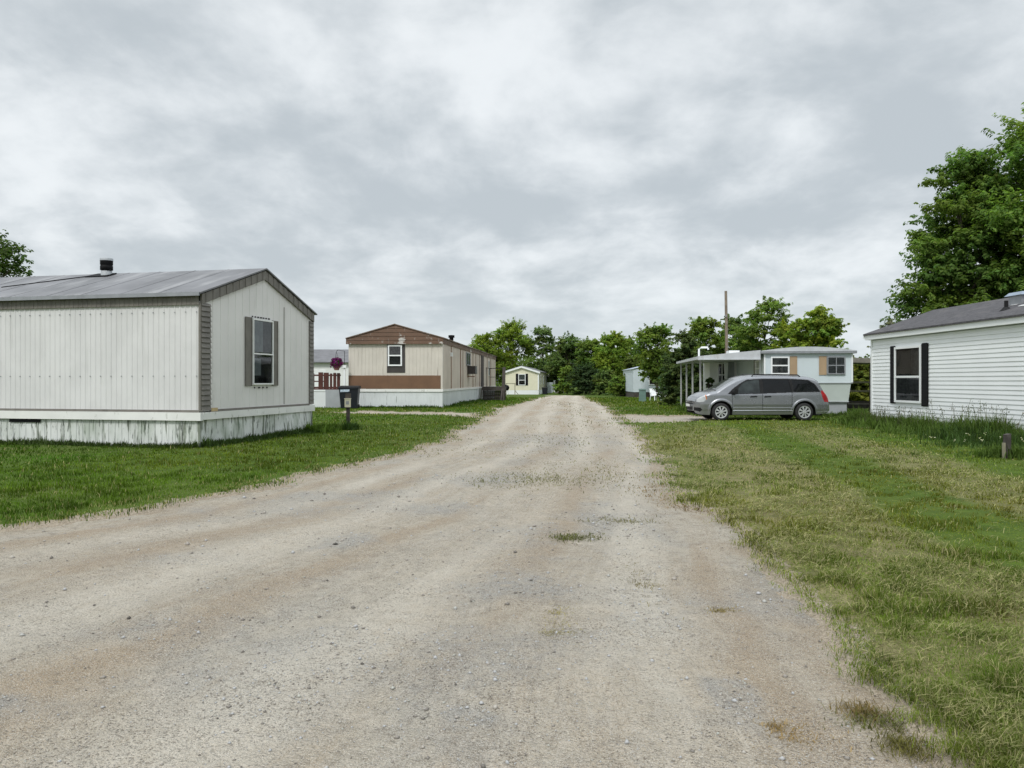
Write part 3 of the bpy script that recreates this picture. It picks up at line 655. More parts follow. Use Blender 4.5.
# white post + hanging flower basket
h = empty('post', (-8.98, 40.75, 0), 0, 'slim white post with short bracket arm at the corner of the beige home', 'post')
m = MB(); m.box(-.045, .045, -.045, .045, -.1, 2.15); m.build('shaft', M['cleanwhite'], h)
m = MB(); m.box(-.13, .10, -.10, .10, 2.15, 2.30); m.build('cap', M['cleanwhite'], h)
m = MB(); m.tube([(0, 0, 2.3), (0, 0, 3.05), (-.35, 0, 3.12), (-.42, 0, 3.05)], .014, 6); m.build('bracket_arm', M['black'], h)
h = empty('flower_basket', (-9.40, 40.75, 2.03), 0, 'hanging basket overflowing with purple petunias beside the beige home', 'hanging basket')
m = MB(); m.lathe([(.0, 0), (.12, 0), (.20, .24), (.215, .24), (.215, .27), (.19, .27), (0, .22)], (0, 0, 0), 16); m.build('pot', M['terracotta'], h)
m = MB()
for a in range(3): m.tube([(.19 * math.cos(a * 2.1), .19 * math.sin(a * 2.1), .26), (-.02, 0, 1.02)], .006, 4)
m.build('hanger_wire', M['black'], h)
def np_rng(s): return np.random.default_rng(s)
def leaf_quads(P, Nn, size, rng, asp=.6):
    """diamond leaf faces at P facing Nn"""
    n = len(P); r = rng.normal(size=(n, 3)); a = np.cross(Nn, r); a /= np.linalg.norm(a, axis=1, keepdims=True) + 1e-9
    b = np.cross(Nn, a); b /= np.linalg.norm(b, axis=1, keepdims=True) + 1e-9
    s = size * rng.uniform(.6, 1.3, (n, 1)); fold = Nn / (np.linalg.norm(Nn, axis=1, keepdims=True) + 1e-9) * s * .18
    V = np.stack([P - a * s * .55, P - b * s * asp * .5 + fold, P + a * s * .55, P + b * s * asp * .5 + fold], 1).reshape(-1, 3)
    return V, np.arange(4 * n).reshape(-1, 4)
rng = np_rng(3); n = 900
d = rng.normal(size=(n, 3)); d /= np.linalg.norm(d, axis=1, keepdims=True); P = d * rng.uniform(.6, 1, (n, 1)) * [.37, .37, .27] + [0, 0, .42]
P[:, 2] -= .25 * (np.hypot(P[:, 0], P[:, 1]) > .3) * rng.uniform(0, 1, n)
V, Q = leaf_quads(P, d + rng.normal(size=(n, 3)) * .4, .075, rng, .9)
t = np.where(rng.random((n, 1)) < .78, np.array([[.19, .022, .16]]) * rng.uniform(.5, 1.5, (n, 1)), np.array([[.06, .11, .03]]))
o = np_mesh('petunia_blossoms', V, Q, M['leaf'], {'tint': ('FLOAT_COLOR', np.repeat(np.hstack([t, np.ones((n, 1))]), 4, 0))}); o.parent = h

# ---- wheeled bin(s)
def wheeled_bin(loc, wd, ht, rz, label, labelled):
    h = empty('wheeled_bin', loc, rz, label, 'bin', 'wheeled bins by the homes')
    m = MB(); a, b = wd * .40, wd * .49; d0, d1 = .30, .38
    m.hexa([(-a, -d0, .06), (a, -d0, .06), (a, d0, .06), (-a, d0, .06), (-b, -d1, ht - .1), (b, -d1, ht - .1), (b, d1, ht - .1), (-b, d1, ht - .1)])
    m.box(-b - .02, b + .02, -d1 - .025, d1 + .02, ht - .18, ht - .101); m.build('body', M['bin'], h)
    m = MB(); c = b + .05
    m.hexa([(-c, -d1 - .06, ht - .098), (c, -d1 - .06, ht - .098), (c, d1 + .06, ht - .098), (-c, d1 + .06, ht - .098), (-c * .9, -d1, ht - .03), (c * .9, -d1, ht - .03), (c * .9, d1 + .03, ht), (-c * .9, d1 + .03, ht)]); m.build('lid', M['plastic'], h)
    for s in (-1, 1):
        m = MB(); 
        vs = []; m2 = MB().lathe([(.0, 0), (.12, 0), (.12, .06), (0, .06)], (0, 0, 0), 14, 'y')
        m.v = [(s * a + (v[1] if s > 0 else -v[1]), .30 + v[0], .12 + v[2]) for v in m2.v]; m.f = m2.f; m.build('wheel', M['rubber'], h)
    m = MB(); m.tube([(-b * .8, d1 + .02, ht - .13), (-b * .8, d1 + .1, ht - .1), (b * .8, d1 + .1, ht - .1), (b * .8, d1 + .02, ht - .13)], .016, 6); m.build('handle', M['plastic'], h)
    if labelled:
        m = MB(); m.hexa([(-.42, -d1 - .03, ht - .33), (.05, -d1 - .03, ht - .31), (.05, -d1 + .01, ht - .31), (-.42, -d1 + .01, ht - .33), (-.42, -d1 - .035, ht - .2), (.05, -d1 - .035, ht - .19), (.05, -d1, ht - .19), (-.42, -d1, ht - .2)]); m.build('sticker', mat('pale_blue_sticker', (.42, .50, .60), .6, .3, 14, 0), h)
    return h
wheeled_bin((-8.48, 39.7, gz(-8.5, 39.7) - .02), 1.02, 1.22, R(3), 'dark blue wheeled bin with pale sticker at the corner of the beige home', True)
wheeled_bin((4.62, 107, gz(4.6, 107) - .02), .80, 1.05, R(-5), 'small black wheeled bin beside the far cream home', False)

# ---- marker post with a cream box
h = empty('utility_post', (-4.83, 22.4, gz(-4.8, 22.4)), R(4), 'short dark post carrying a small cream meter box on the left lawn', 'post')
m = MB(); m.box(-.05, .05, -.04, .04, -.1, 1.0); m.build('post', M['darkwood'], h)
m = MB(); m.box(-.075, .075, -.05, .05, .93, 1.08); m.build('post_head', M['darkwood'], h)
m = MB(); m.box(-.085, .085, -.12, -.041, .68, .92); m.box(-.095, .095, -.135, -.035, .92, .94); bx = m.build('meter_box', M['creambox'], h)
m = MB(); m.box(-.045, .045, -.126, -.121, .76, .86); m.build('dial', M['metalgrey'], bx)

# ================================================================== homes farther back on the left
h = empty('house', (-21.5, 58, gz(-17, 58)), 0, 'white house with dark grey roof behind the picket deck', 'house')
W_, D_ = 9.2, 6.0
m = MB(); m.box(0, W_, 0, D_, -.3, 2.95); m.build('wall', M['white'], h)
m = MB(); m.hexa([(-.2, -.3, 2.9), (W_ + .2, -.3, 2.9), (W_ + .2, D_ / 2, 3.95), (-.2, D_ / 2, 3.95), (-.2, -.3, 3.0), (W_ + .2, -.3, 2.96), (W_ + .2, D_ / 2, 4.05), (-.2, D_ / 2, 4.05)])
m.hexa([(-.2, D_ / 2 + .002, 3.95), (W_ + .2, D_ / 2 + .002, 3.95), (W_ + .2, D_ + .3, 2.9), (-.2, D_ + .3, 2.9), (-.2, D_ / 2 + .002, 4.05), (W_ + .2, D_ / 2 + .002, 4.05), (W_ + .2, D_ + .3, 3.0), (-.2, D_ + .3, 3.0)]); m.build('roof', M['roof_grey'], h)
fg = Fr((0, 0, 0), (1, 0, 0), (0, -1, 0)); m = MB(); fg.box(m, 6.2, 7.3, .4, 2.35, 0, .04); m.build('door', M['cleanwhite'], h)
window(h, fg, 3.0, 4.4, 1.2, 2.3, .01, 'white', .07)
h = empty('house', (-33, 82, gz(-25, 82)), 0, 'low far house with pale blue metal roof, just showing over the dark grey roof', 'house')
m = MB(); m.box(0, 15.5, 0, 7, -.6, 3.0); m.build('wall', M['white'], h)
m = MB(); m.hexa([(-.2, -.3, 2.95), (15.7, -.3, 2.95), (15.7, 3.5, 4.65), (-.2, 3.5, 4.65), (-.2, -.3, 3.05), (15.7, -.3, 3.05), (15.7, 3.5, 4.75), (-.2, 3.5, 4.75)])
m.hexa([(-.2, 3.502, 4.65), (15.7, 3.502, 4.65), (15.7, 7.3, 2.95), (-.2, 7.3, 2.95), (-.2, 3.502, 4.75), (15.7, 3.502, 4.75), (15.7, 7.3, 3.05), (-.2, 7.3, 3.05)]); m.build('roof', M['roof_blue'], h)

# ================================================================== cream home at the end of the road
W, L = 4.90, 25.0; gb = -.45
h = empty('mobile_home', (-1.08, 108.2, gb), math.atan2(-.107, .994), 'small cream mobile home with dark window shutters at the far end of the road', 'mobile home')
fg = Fr((0, 0, 0), (1, 0, 0), (0, -1, 0)); fs = Fr((W, 0, 0), (0, 1, 0), (1, 0, 0))
ZE, ZR = 3.2, 3.92; tp = lambda u: ZE + (ZR - ZE) * (1 - abs(u - W / 2) / (W / 2))
m = MB(); lapwall(m, fg, W, .6, ZE, .13); m.add([fg.p(0, ZE, .002), fg.p(W, ZE, .002), fg.p(W / 2, ZR, .002)], [(0, 1, 2)]); lapwall(m, fs, L, .6, ZE, .13); m.quad((0, 0, .5), (0, L, .5), (0, L, ZE), (0, 0, ZE)); m.build('wall', M['cream'], h)
m = MB(); ribwall(m, fg, W, -.3, .62, .3, .012, .04); ribwall(m, fs, L, -.3, .62, .3, .012, .04); m.build('skirting', M['cleanwhite'], h)
m = MB()
for s in (0, 1):
    x0, x1 = ((-.2, W / 2), (W + .2, W / 2))[s]; z0 = ZE - .2 * (ZR - ZE) / (W / 2)
    m.hexa([(x0, -.28, z0 - .2), (x1, -.28, ZR - .14), (x1, -.02, ZR - .14), (x0, -.02, z0 - .2), (x0, -.28, z0 + .06), (x1, -.28, ZR + .10), (x1, -.02, ZR + .10), (x0, -.02, z0 + .06)])
m.build('bargeboard', M['cleanwhite'], h)
m = MB(); gable_roof(m, 0, W, 0, L, ZE + .05, ZR + .10, .2, .22, .06); m.build('roof', M['roof_grey'], h)
m = MB(); fs.box(m, 0, .14, .6, ZE, 0, .03); fg.box(m, W - .14, W + .03, .6, ZE, 0, .03); m.build('corner_trim', M['cleanwhite'], h)
window(h, fg, 1.99, 3.02, 1.30, 2.9, .02, 'cleanwhite', .09, (.45,), curtains=((.1, .9, .5, .92, 'curtain'),))
shutter(h, fg, 1.64, 1.98, 1.27, 2.93, M['black'], .02); shutter(h, fg, 3.03, 3.37, 1.27, 2.93, M['black'], .02)
for y in (3.2, 9, 15): window(h, fs, y, y + 1.1, 1.4, 2.7, .02, 'cleanwhite', .08)
# porch beyond it
h = empty('porch', (6.7, 122, gz(7.4, 122)), R(-4), 'small porch with white posts and grey steps behind the cream home', 'porch')
for x in (0, 1.5):
    m = MB(); m.box(x, x + .24, -.02, .2, -.2, 1.95); m.box(x - .04, x + .28, -.06, .24, 1.95, 2.02); m.build('post', M['cleanwhite'], h)
m = MB()
for k in range(4): m.box(.28, 1.45, -.9 + k * .28, -.62 + k * .28, -.3, .2 + k * .19)
m.build('steps', M['greywood'], h)
m = MB(); m.box(.0, 1.7, .3, 2.4, -.3, .78); m.build('platform', M['greywood'], h)
m = MB(); m.box(.25, 1.5, 2.3, 2.36, .79, 2.0); m.build('back_screen', M['darkwood'], h)
m = MB(); m.box(-1.1, -.06, .3, .36, -.2, 1.7); m.build('side_panel', M['blue_wall'], h)
# grill + low rail left of the cream home
h = empty('barbecue_grill', (-.75, 99, gz(-.7, 99)), R(10), 'black covered barbecue grill left of the far cream home', 'grill')
m = MB(); m.lathe([(0, .62), (.25, .65), (.38, .85), (.40, .98)], (0, 0, 0), 16); m.build('bowl', M['black'], h)
m = MB(); m.lathe([(.41, .985), (.40, 1.1), (.28, 1.3), (.08, 1.38), (0, 1.38)], (0, 0, 0), 16); ld = m.build('lid', M['black'], h, True)
m = MB(); m.tube([(-.09, -.3, 1.3), (-.09, -.36, 1.34), (.09, -.36, 1.34), (.09, -.3, 1.3)], .016, 6); m.build('handle', M['metalgrey'], ld)
for a in range(3):
    m = MB(); c, s = math.cos(a * 2.094 + .5), math.sin(a * 2.094 + .5); m.tube([(c * .22, s * .22, .66), (c * .42, s * .42, -.02)], .022, 6); m.build('leg', M['metalgrey'], h)
m = MB(); m.box(-.30, .25, -.26, .22, .30, .36); m.build('shelf', M['cleanwhite'], h)
h = empty('step_rail', (-.15, 103, gz(0, 103)), R(-4), 'low tan wooden rail with slanted brace beside the far grill', 'rail')
m = MB(); m.box(-.7, .62, 0, .06, 1.50, 1.6); m.build('top_rail', M['railwood'], h)
for x in (-.7, .5):
    m = MB(); m.box(x, x + .1, .0, .08, -.2, 1.5); m.build('post', M['railwood'], h)
m = MB(); m.hexa([(.52, 0, .6), (.62, 0, .6), (.62, .06, .6), (.52, .06, .6), (1.1, 0, -.1), (1.2, 0, -.1), (1.2, .06, -.1), (1.1, .06, -.1)]); m.build('brace', M['railwood'], h)

# ================================================================== RIGHT: white home
h = empty('mobile_home', (11.84, 25, 0), R(.9), 'white lap-sided mobile home with dark shingle roof and black-shuttered window on the right', 'mobile home')
L = 20.0; W = 4.3; ZE, ZR = 2.97, 3.76
fw_ = Fr((0, 0, 0), (0, -1, 0), (-1, 0, 0)); fn = Fr((0, 0, 0), (1, 0, 0), (0, 1, 0))
m = MB(); lapwall(m, fw_, L, .20, 2.84, .115, .017); m.quad((0, 0, .1), (W, 0, .1), (W, 0, 2.9), (0, 0, 2.9)); m.add([(0, 0, 2.9), (W, 0, 2.9), (W / 2, 0, ZR)], [(0, 1, 2)]); m.quad((W, 0, .1), (W, -L, .1), (W, -L, 2.9), (W, 0, 2.9)); m.build('wall', M['cleanwhite'], h)
m = MB(); m.box(.01, .03, -L, 0, -.2, .21); m.build('skirting', M['white'], h)
m = MB(); fw_.box(m, -.03, .07, .16, 2.83, -.03, .03); m.build('corner_trim', M['cleanwhite'], h)
m = MB(); m.box(-.16, -.12, -L, .16, 2.80, 3.0); m.box(-.12, .02, -L, .16, 2.80, 2.82); m.build('eave_fascia', M['cleanwhite'], h)
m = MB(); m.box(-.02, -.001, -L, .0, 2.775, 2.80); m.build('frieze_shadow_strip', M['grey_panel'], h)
m = MB(); gable_roof(m, 0, W, -L, 0, ZE + .045, ZR, .20, .2, .05); roof = m.build('roof', M['roof_dark'], h)
m = MB(); m.hexa([(-.2, .16, 2.84), (-.2, .2, 2.84), (W / 2, .2, ZR - .16), (W / 2, .16, ZR - .16), (-.2, .16, 2.96), (-.2, .2, 2.96), (W / 2, .2, ZR), (W / 2, .16, ZR)]); m.build('bargeboard', M['cleanwhite'], h)
wo = window(h, fw_, 1.53, 3.0, .80, 2.49, .02, 'cleanwhite', .065, (.46,), curtains=((.05, .95, .05, .44, 'curtain_d'), (.62, .95, .5, .95, 'curtain_d')))
shutter(h, fw_, 1.25, 1.52, .76, 2.53, M['black'], .016, 1); shutter(h, fw_, 3.01, 3.33, .72, 2.53, M['black'], .016, 1)
rz_ = lambda x: ZE + .045 + (ZR - ZE - .045) / (W / 2) * x + .05
m = MB(); x = .56; m.lathe([(.15, -.04), (.06, .06), (.045, .06), (.045, .22), (0, .22)], (x, -5.8, rz_(x)), 12); m.build('vent_pipe', M['plastic'], roof)
m = MB(); x = 1.2; m.box(x - .2, x + .2, -5.75, -5.25, rz_(x) - .12, rz_(x) + .16); bv = m.build('exhaust_vent', M['metalgrey'], roof)
m = MB(); m.hexa([(x - .28, -5.83, rz_(x) + .16), (x + .28, -5.83, rz_(x) + .16), (x + .28, -5.17, rz_(x) + .16), (x - .28, -5.17, rz_(x) + .16), (x - .2, -5.75, rz_(x) + .25), (x + .2, -5.75, rz_(x) + .25), (x + .2, -5.25, rz_(x) + .25), (x - .2, -5.25, rz_(x) + .25)]); m.build('vent_cap', mat('blue_grey_cap', (.30, .36, .44), .4, .1, 4, 0, metal=.3), bv)
m = MB()
for k, (x, y, a) in enumerate([(.75, -6.3, .3), (1.0, -5.6, .25), (.62, -6.7, .2), (.9, -7.0, .3)]):
    z = rz_(x) + .004; s = (ZR - ZE - .045) / (W / 2); m.hexa([(x - .05, y, z - .05 * s), (x + .05, y, z + .05 * s), (x + .06, y + a, z + .06 * s), (x - .03, y + a, z - .03 * s), (x - .05, y, z + .006 - .05 * s), (x + .05, y, z + .006 + .05 * s), (x + .06, y + a, z + .006 + .06 * s), (x - .03, y + a, z + .006 - .03 * s)])
m.build('sealant_patch', M['white'], roof)
# stake
h = empty('wooden_stake', (9.15, 14.05, gz(9.1, 14)), R(8), 'short dark wooden stake in the weeds beside the white home', 'stake')
m = MB(); m.hexa([(-.045, -.05, -.1), (.045, -.05, -.1), (.045, .05, -.1), (-.045, .05, -.1), (-.04, -.05, .45), (.045, -.05, .47), (.045, .05, .47), (-.04, .05, .45)]); m.build('timber', M['darkwood'], h)
m = MB(); m.box(-.085, -.06, -.04, .02, -.05, .30); m.build('splint', M['railwood'], h)

# ================================================================== pale blue trailer
ang_t = math.atan2(-.12, .993)
h = empty('trailer', (10.44, 31.5, 0), ang_t, 'pale blue trailer home with tan shutters behind the silver minivan', 'trailer home')
W, L = 3.52, 13.0
fg = Fr((0, 0, 0), (1, 0, 0), (0, -1, 0)); fs = Fr((0, 0, 0), (0, 1, 0), (-1, 0, 0))
m = MB(); m.box(0, W, 0, L, 1.38, 2.60); m.build('wall', M['blue_wall'], h)
m = MB(); m.hexa([(.05, .05, .60), (W - .16, .05, .60), (W - .16, L, .60), (.05, L, .60), (0.0, .02, 1.378), (W - .06, .02, 1.378), (W - .06, L, 1.378), (0.0, L, 1.378)]); m.build('lower_wall', M['green_wall'], h)
m = MB(); fg.box(m, 0, W, 1.355, 1.385, -.02, .02); fg.box(m, .02, W - .14, .585, .615, -.06, -.02); m.build('seam_trim', M['grey_panel'], h)
m = MB(); m.box(.1, W - .20, .12, L, -.15, .59); m.build('skirting', M['grey_panel'], h)
m = MB(); n_ = 14; vs = []; fs_ = []
for y in (-.14, L + .1):
    for i in range(n_ + 1):
        u = i / n_; x = -.12 + (W + .24) * u; vs.append((x, y, 2.70 + .16 * math.sin(math.pi * u)))
    for i in range(n_ + 1):
        u = i / n_; vs.append((-.12 + (W + .24) * u, y, 2.58))
N = n_ + 1
for i in range(n_):
    fs_ += [(i, i + 1, N * 2 + i + 1, N * 2 + i), (N + i, N + i + 1, N * 3 + i + 1, N * 3 + i), (i, N + i, N + i + 1, i + 1), (2 * N + i, 3 * N + i, 3 * N + i + 1, 2 * N + i + 1)]
fs_ += [(0, N, 3 * N, 2 * N), (n_, N + n_, 3 * N + n_, 2 * N + n_)]
m.add(vs, fs_); rf = m.build('roof', M['canopy'], h)
m = MB(); fg.box(m, -.12, W + .12, 2.585, 2.68, .142, .165); m.build('gutter', M['metalgrey'], rf)
m = MB(); fg.box(m, .0, .06, 1.4, 2.575, 0, .03); fg.box(m, W - .06, W, 1.4, 2.575, 0, .03); m.build('corner_trim', M['cleanwhite'], h)
window(h, fg, .27, 1.01, 1.72, 2.46, .015, 'cleanwhite', .06, (.5,), curtains=((.15, .55, .55, .9, 'curtain_d'), (.2, .9, .08, .4, 'curtain_d')))
shutter(h, fg, 1.03, 1.32, 1.70, 2.47, M['tan'], .015)
window(h, fg, 2.50, 3.22, 1.72, 2.46, .015, 'metalgrey', .05, (.5,), (.5,), curtains=((.08, .45, .08, .92, 'curtain_d'), (.58, .93, .08, .92, 'curtain_d')))
shutter(h, fg, 2.19, 2.48, 1.70, 2.47, M['tan'], .015)
window(h, fs, .60, 1.6, 1.62, 2.34, .015, 'cleanwhite', .08, (.5,))
shutter(h, fs, 1.62, 1.92, 1.6, 2.36, M['taupe'], .015)
# room under the canopy
m = MB(); m.box(-1.32, -.002, 6.5, 9.0, .02, 2.42); rm = m.build('side_room', M['white'], h)
fr_ = Fr((-1.32, 6.5, 0), (1, 0, 0), (0, -1, 0))
window(h, fr_, .38, .82, 1.02, 2.36, .015, 'cleanwhite', .06, (.55,), (.5,))
m = MB(); fr_.box(m, .86, 1.2, .1, 2.38, 0, .03); m.build('door', M['grey_panel'], h)
m = MB(); m.box(-.32, -.06, 6.0, 6.3, .3, 1.62); m.build('cabinet', M['darkwood'], h)
# canopy
h = empty('awning', (10.3, 31.5, 0), ang_t, 'flat grey metal awning on slim posts over the trailer side door', 'awning')
m = MB()
m.hexa([(-2.52, -.05, 2.36), (-.01, -.05, 2.36), (-.01, 8.7, 2.40), (-2.62, 8.7, 2.36), (-2.52, -.05, 2.49), (-.01, -.05, 2.73), (-.01, 8.7, 2.75), (-2.62, 8.7, 2.47)]); rf = m.build('roof_panel', M['canopy'], h)
m = MB()
m.box(-2.56, -.0, -.10, -.052, 2.33, 2.375); m.build('front_beam', M['canopy'], rf)
for k, y in enumerate((.9, 3.6, 6.0, 8.5)):
    m = MB(); x = -2.33 - .02 * k; m.box(x - .035, x + .035, y - .035, y + .035, -.15, 2.362); m.build('post', mat('white_post_paint', (.40, .41, .41), .5, .05, 3, .05) if k == 0 else bpy.data.materials['white_post_paint'], h)
m = MB(); m.hexa([(-.52, 5.95, 1.55), (-.40, 5.95, 1.55), (-.40, 6.05, 1.55), (-.52, 6.05, 1.55), (-.56, 5.95, 2.37), (-.36, 5.95, 2.37), (-.36, 6.05, 2.37), (-.56, 6.05, 2.37)]); m.build('bracket', M['cleanwhite'], h)
m = MB(); m.tube([(-1.62, 7.2, 2.55), (-1.62, 7.2, 3.08), (-1.5, 7.2, 3.16), (-1.2, 7.2, 3.16), (-1.15, 7.2, 3.05)], .05, 8); m.build('vent_pipe', M['cleanwhite'], rf)
m = MB(); m.box(-.95, -.5, 2.0, 2.8, 2.66, 2.80); m.build('skylight', M['cleanwhite'], rf)
# carport on the other side
h = empty('carport', (14.35, 35.0, 0), ang_t, 'dark flat carport roof on thin posts right of the blue trailer', 'carport')
m = MB(); m.hexa([(-.1, 0, 2.34), (6, 0, 2.16), (6, 2.6, 2.16), (-.1, 2.6, 2.34), (-.1, 0, 2.56), (6, 0, 2.38), (6, 2.6, 2.38), (-.1, 2.6, 2.56)]); m.build('roof_panel', M['greywood'], h)
for x, y in ((2.1, .2), (5.5, .2), (1.7, 2.4), (5.5, 2.4)):
    m = MB(); m.box(x, x + .09, y, y + .09, -.1, 2.20); m.build('post', M['darkwood'], h)
h = empty('rail_fence', (14.2, 38.2, 0), ang_t, 'weathered two-rail wooden fence with dark kick board under the carport', 'fence')
for x in (1.75, 5.0):
    m = MB(); m.box(x, x + .16, .0, .14, -.1, 1.75); m.build('post', M['darkwood'], h)
for z in (.90, 1.34):
    m = MB(); m.box(0, 6, -.05, -.005, z, z + .1); m.build('rail', M['railwood'], h)
m = MB(); m.box(0, 6, -.06, -.004, .08, .46); m.build('kick_board', M['darkwood'], h)
m = MB(); m.box(0, 6, -.09, -.061, .28, .36); m.build('ledger', M['greywood'], h)

# utility pole, transformer box, chairs, far blue home
h = empty('utility_pole', (12.55, 44.5, gz(12.5, 44)), 0, 'tall plain wooden utility pole behind the trailer', 'pole')
m = MB(); m.tube([(0, 0, -.3), (0.02, 0, 3.5), (-.03, 0, 6.72)], [.105, .09, .075], 14); m.build('shaft', M['pole'], h)
m = MB(); m.box(-.10, -.03, -.16, -.09, 5.2, 5.32); m.box(.04, .10, -.15, -.09, 3.4, 3.5); m.build('bracket', M['metalgrey'], h)
h = empty('transformer_box', (9.35, 54.5, gz(9.3, 54.5) - .02), R(-4), 'grey-green utility cabinet standing on the far right lawn', 'utility box')
m = MB(); m.hexa([(-.24, -.2, 0), (.24, -.2, 0), (.24, .2, 0), (-.24, .2, 0), (-.22, -.18, .84), (.22, -.18, .84), (.22, .18, .84), (-.22, .18, .84)]); m.build('cabinet', M['boxgreen'], h)
m = MB(); m.hexa([(-.26, -.22, .842), (.26, -.22, .842), (.26, .22, .842), (-.26, .22, .842), (-.24, -.2, .95), (.24, -.2, .95), (.24, .2, .95), (-.24, .2, .95)]); m.build('lid', M['boxgreen'], h)
def lawn_chair(loc, rz, label):
    h = empty('lawn_chair', loc, rz, label, 'chair', 'white chairs on the far lawn')
    m = MB(); m.hexa([(-.28, -.28, .40), (.28, -.28, .40), (.28, .25, .36), (-.28, .25, .36), (-.28, -.28, .44), (.28, -.28, .44), (.28, .25, .40), (-.28, .25, .40)]); m.build('seat', M['cleanwhite'], h)
    m = MB(); m.hexa([(-.28, .22, .40), (.28, .22, .40), (.28, .26, .40), (-.28, .26, .40), (-.24, .40, .95), (.24, .40, .95), (.24, .44, .95), (-.24, .44, .95)]); m.build('backrest', M['cleanwhite'], h)
    for sx_ in (-1, 1):
        for yy, dy in ((-.25, -.06), (.22, .10)):
            m = MB(); m.tube([(sx_ * .25, yy, .42), (sx_ * .29, yy + dy, -.02)], .032, 6); m.build('leg', M['cleanwhite'], h)
        m = MB(); m.box(sx_ * .30 - .03, sx_ * .30 + .03, -.28, .3, .60, .635); m.build('armrest', M['cleanwhite'], h)
lawn_chair((10.75, 57.0, gz(10.7, 57)), R(25), 'white plastic lawn chair just right of the green utility cabinet')
lawn_chair((12.1, 58.2, gz(12.1, 58)), R(-50), 'white plastic lawn chair half hidden by the dark bush')
h = empty('mobile_home', (12.6, 79, gz(14, 79)), R(-3), 'distant pale blue mobile home half hidden behind the dark bush', 'mobile home')
fg = Fr((0, 0, 0), (1, 0, 0), (0, -1, 0))
m = MB(); m.box(0, 4.2, 0, 11, .55, 2.95); m.build('wall', mat('sky_blue_siding', (.58, .65, .70), .5, .05, 1, .03), h)
m = MB(); gable_roof(m, 0, 4.2, 0, 11, 2.95, 3.45, .12, .1, .06); m.build('roof', M['roof_blue'], h)
m = MB(); m.box(.05, 4.15, .05, 10.9, -.3, .548); m.build('skirting', M['darkwood'], h)
window(h, fg, 1.6, 2.5, 1.3, 2.4, .01, 'cleanwhite', .08); window(h, fg, 3.1, 3.8, 1.3, 2.4, .01, 'cleanwhite', .08)

# ================================================================== silver minivan
h = empty('minivan', (6.56, 28.52, .0), 0, 'silver-grey minivan parked side-on in front of the pale blue trailer', 'minivan')
TOP = [(0, .60), (.02, .70), (.06, .785), (.12, .845), (.2, .89), (.46, .985), (.70, 1.04), (.90, 1.085), (1.24, 1.30), (1.61, 1.50), (1.80, 1.56), (1.98, 1.60), (2.25, 1.63), (2.6, 1.648), (3.51, 1.645), (4.05, 1.61), (4.30, 1.58), (4.50, 1.53), (4.60, 1.45), (4.70, 1.26), (4.80, 1.06), (4.90, .93), (4.95, .84), (5.0, .66), (5.03, .52)]
BOT = [(0, .36), (.04, .28), (.2, .235), (.5, .22), (4.6, .24), (4.9, .29), (5.03, .37)]
PLAN = [(0, .58), (.03, .69), (.08, .77), (.18, .845), (.35, .90), (.65, .945), (1.0, .965), (4.1, .965), (4.6, .945), (4.85, .90), (4.96, .85), (5.03, .77)]
ip = lambda T, x: float(np.interp(x, [p[0] for p in T], [p[1] for p in T]))
WH = (1.03, 4.05); AR = .405; WZ = .325
SEAMS = (1.43, 2.53, 3.60)
xs = set([round(i * .025, 3) for i in range(int(5.03 / .025) + 1)] + [.01, .02, .04, .06, .08, 5.01, 5.03, 4.99, 4.97])
xs = sorted([x for x in xs if all(abs(x - s) > .014 for s in SEAMS)] + [s - .007 for s in SEAMS] + [s + .007 for s in SEAMS])
NV = 110
def zb_(x):
    z = ip(BOT, x)
    for c in WH:
        if abs(x - c) < AR: z = max(z, WZ + math.sqrt(AR * AR - (x - c) ** 2))
    return z
def wz_(x, z):
    w0 = ip(PLAN, x)
    f = np.interp(z, [.2, .36, .42, .6, .93, .99, 1.05, 1.35, 1.65], [.955, .97, .985, 1.0, .992, .975, .955, .87, .77])
    w_ = w0 * f
    zt = ip(TOP, x); dz = zt - z; fl = .10
    if dz < fl: t = 1 - max(dz, 0) / fl; w_ -= .075 * (1 - math.sqrt(max(0, 1 - t * t)))
    for c in WH:
        d = math.hypot(x - c, z - WZ)
        if d < AR + .10: w_ += .022 * sstep(AR + .10, AR + .03, d)
    for zc, dp in ((.52, .008),):
        if abs(z - zc) < .02 and 1.45 < x < 3.6: w_ -= dp
    return float(w_)
def inpoly(x, z, P):
    c = False; n = len(P)
    for i in range(n):
        (ax, az), (bx, bz) = P[i], P[(i + 1) % n]
        if (az > z) != (bz > z) and x < ax + (z - az) * (bx - ax) / (bz - az): c = not c
    return c
GF = [(1.53, .99), (1.80, 1.35), (2.02, 1.47), (2.46, 1.50), (2.46, 1.01)]
GS = [(2.56, 1.50), (3.52, 1.50), (3.60, 1.055), (2.58, 1.02)]
GR = [(3.65, 1.50), (4.22, 1.46), (4.43, 1.33), (4.60, 1.075), (3.68, 1.06)]
DLO = [(1.26, .975), (1.45, 1.16), (1.78, 1.385), (2.0, 1.50), (2.46, 1.53), (3.6, 1.53), (4.24, 1.49), (4.47, 1.35), (4.66, 1.05), (3.6, 1.03), (2.5, .99), (1.5, .965)]
HL = [(.075, .775), (.13, .825), (.22, .87), (.44, .945), (.50, .80), (.36, .70), (.16, .675), (.06, .70)]
AMB = [(.42, .94), (.455, .96), (.51, .80), (.46, .77)]
TL = [(4.66, 1.10), (4.80, 1.08), (4.96, .84), (4.98, .68), (4.78, .70), (4.71, .88)]
FG_ = [(-.01, .375), (.20, .33), (.30, .40), (.22, .48), (-.01, .49)]
parts = {}
def pm(k): return parts.setdefault(k, MB())
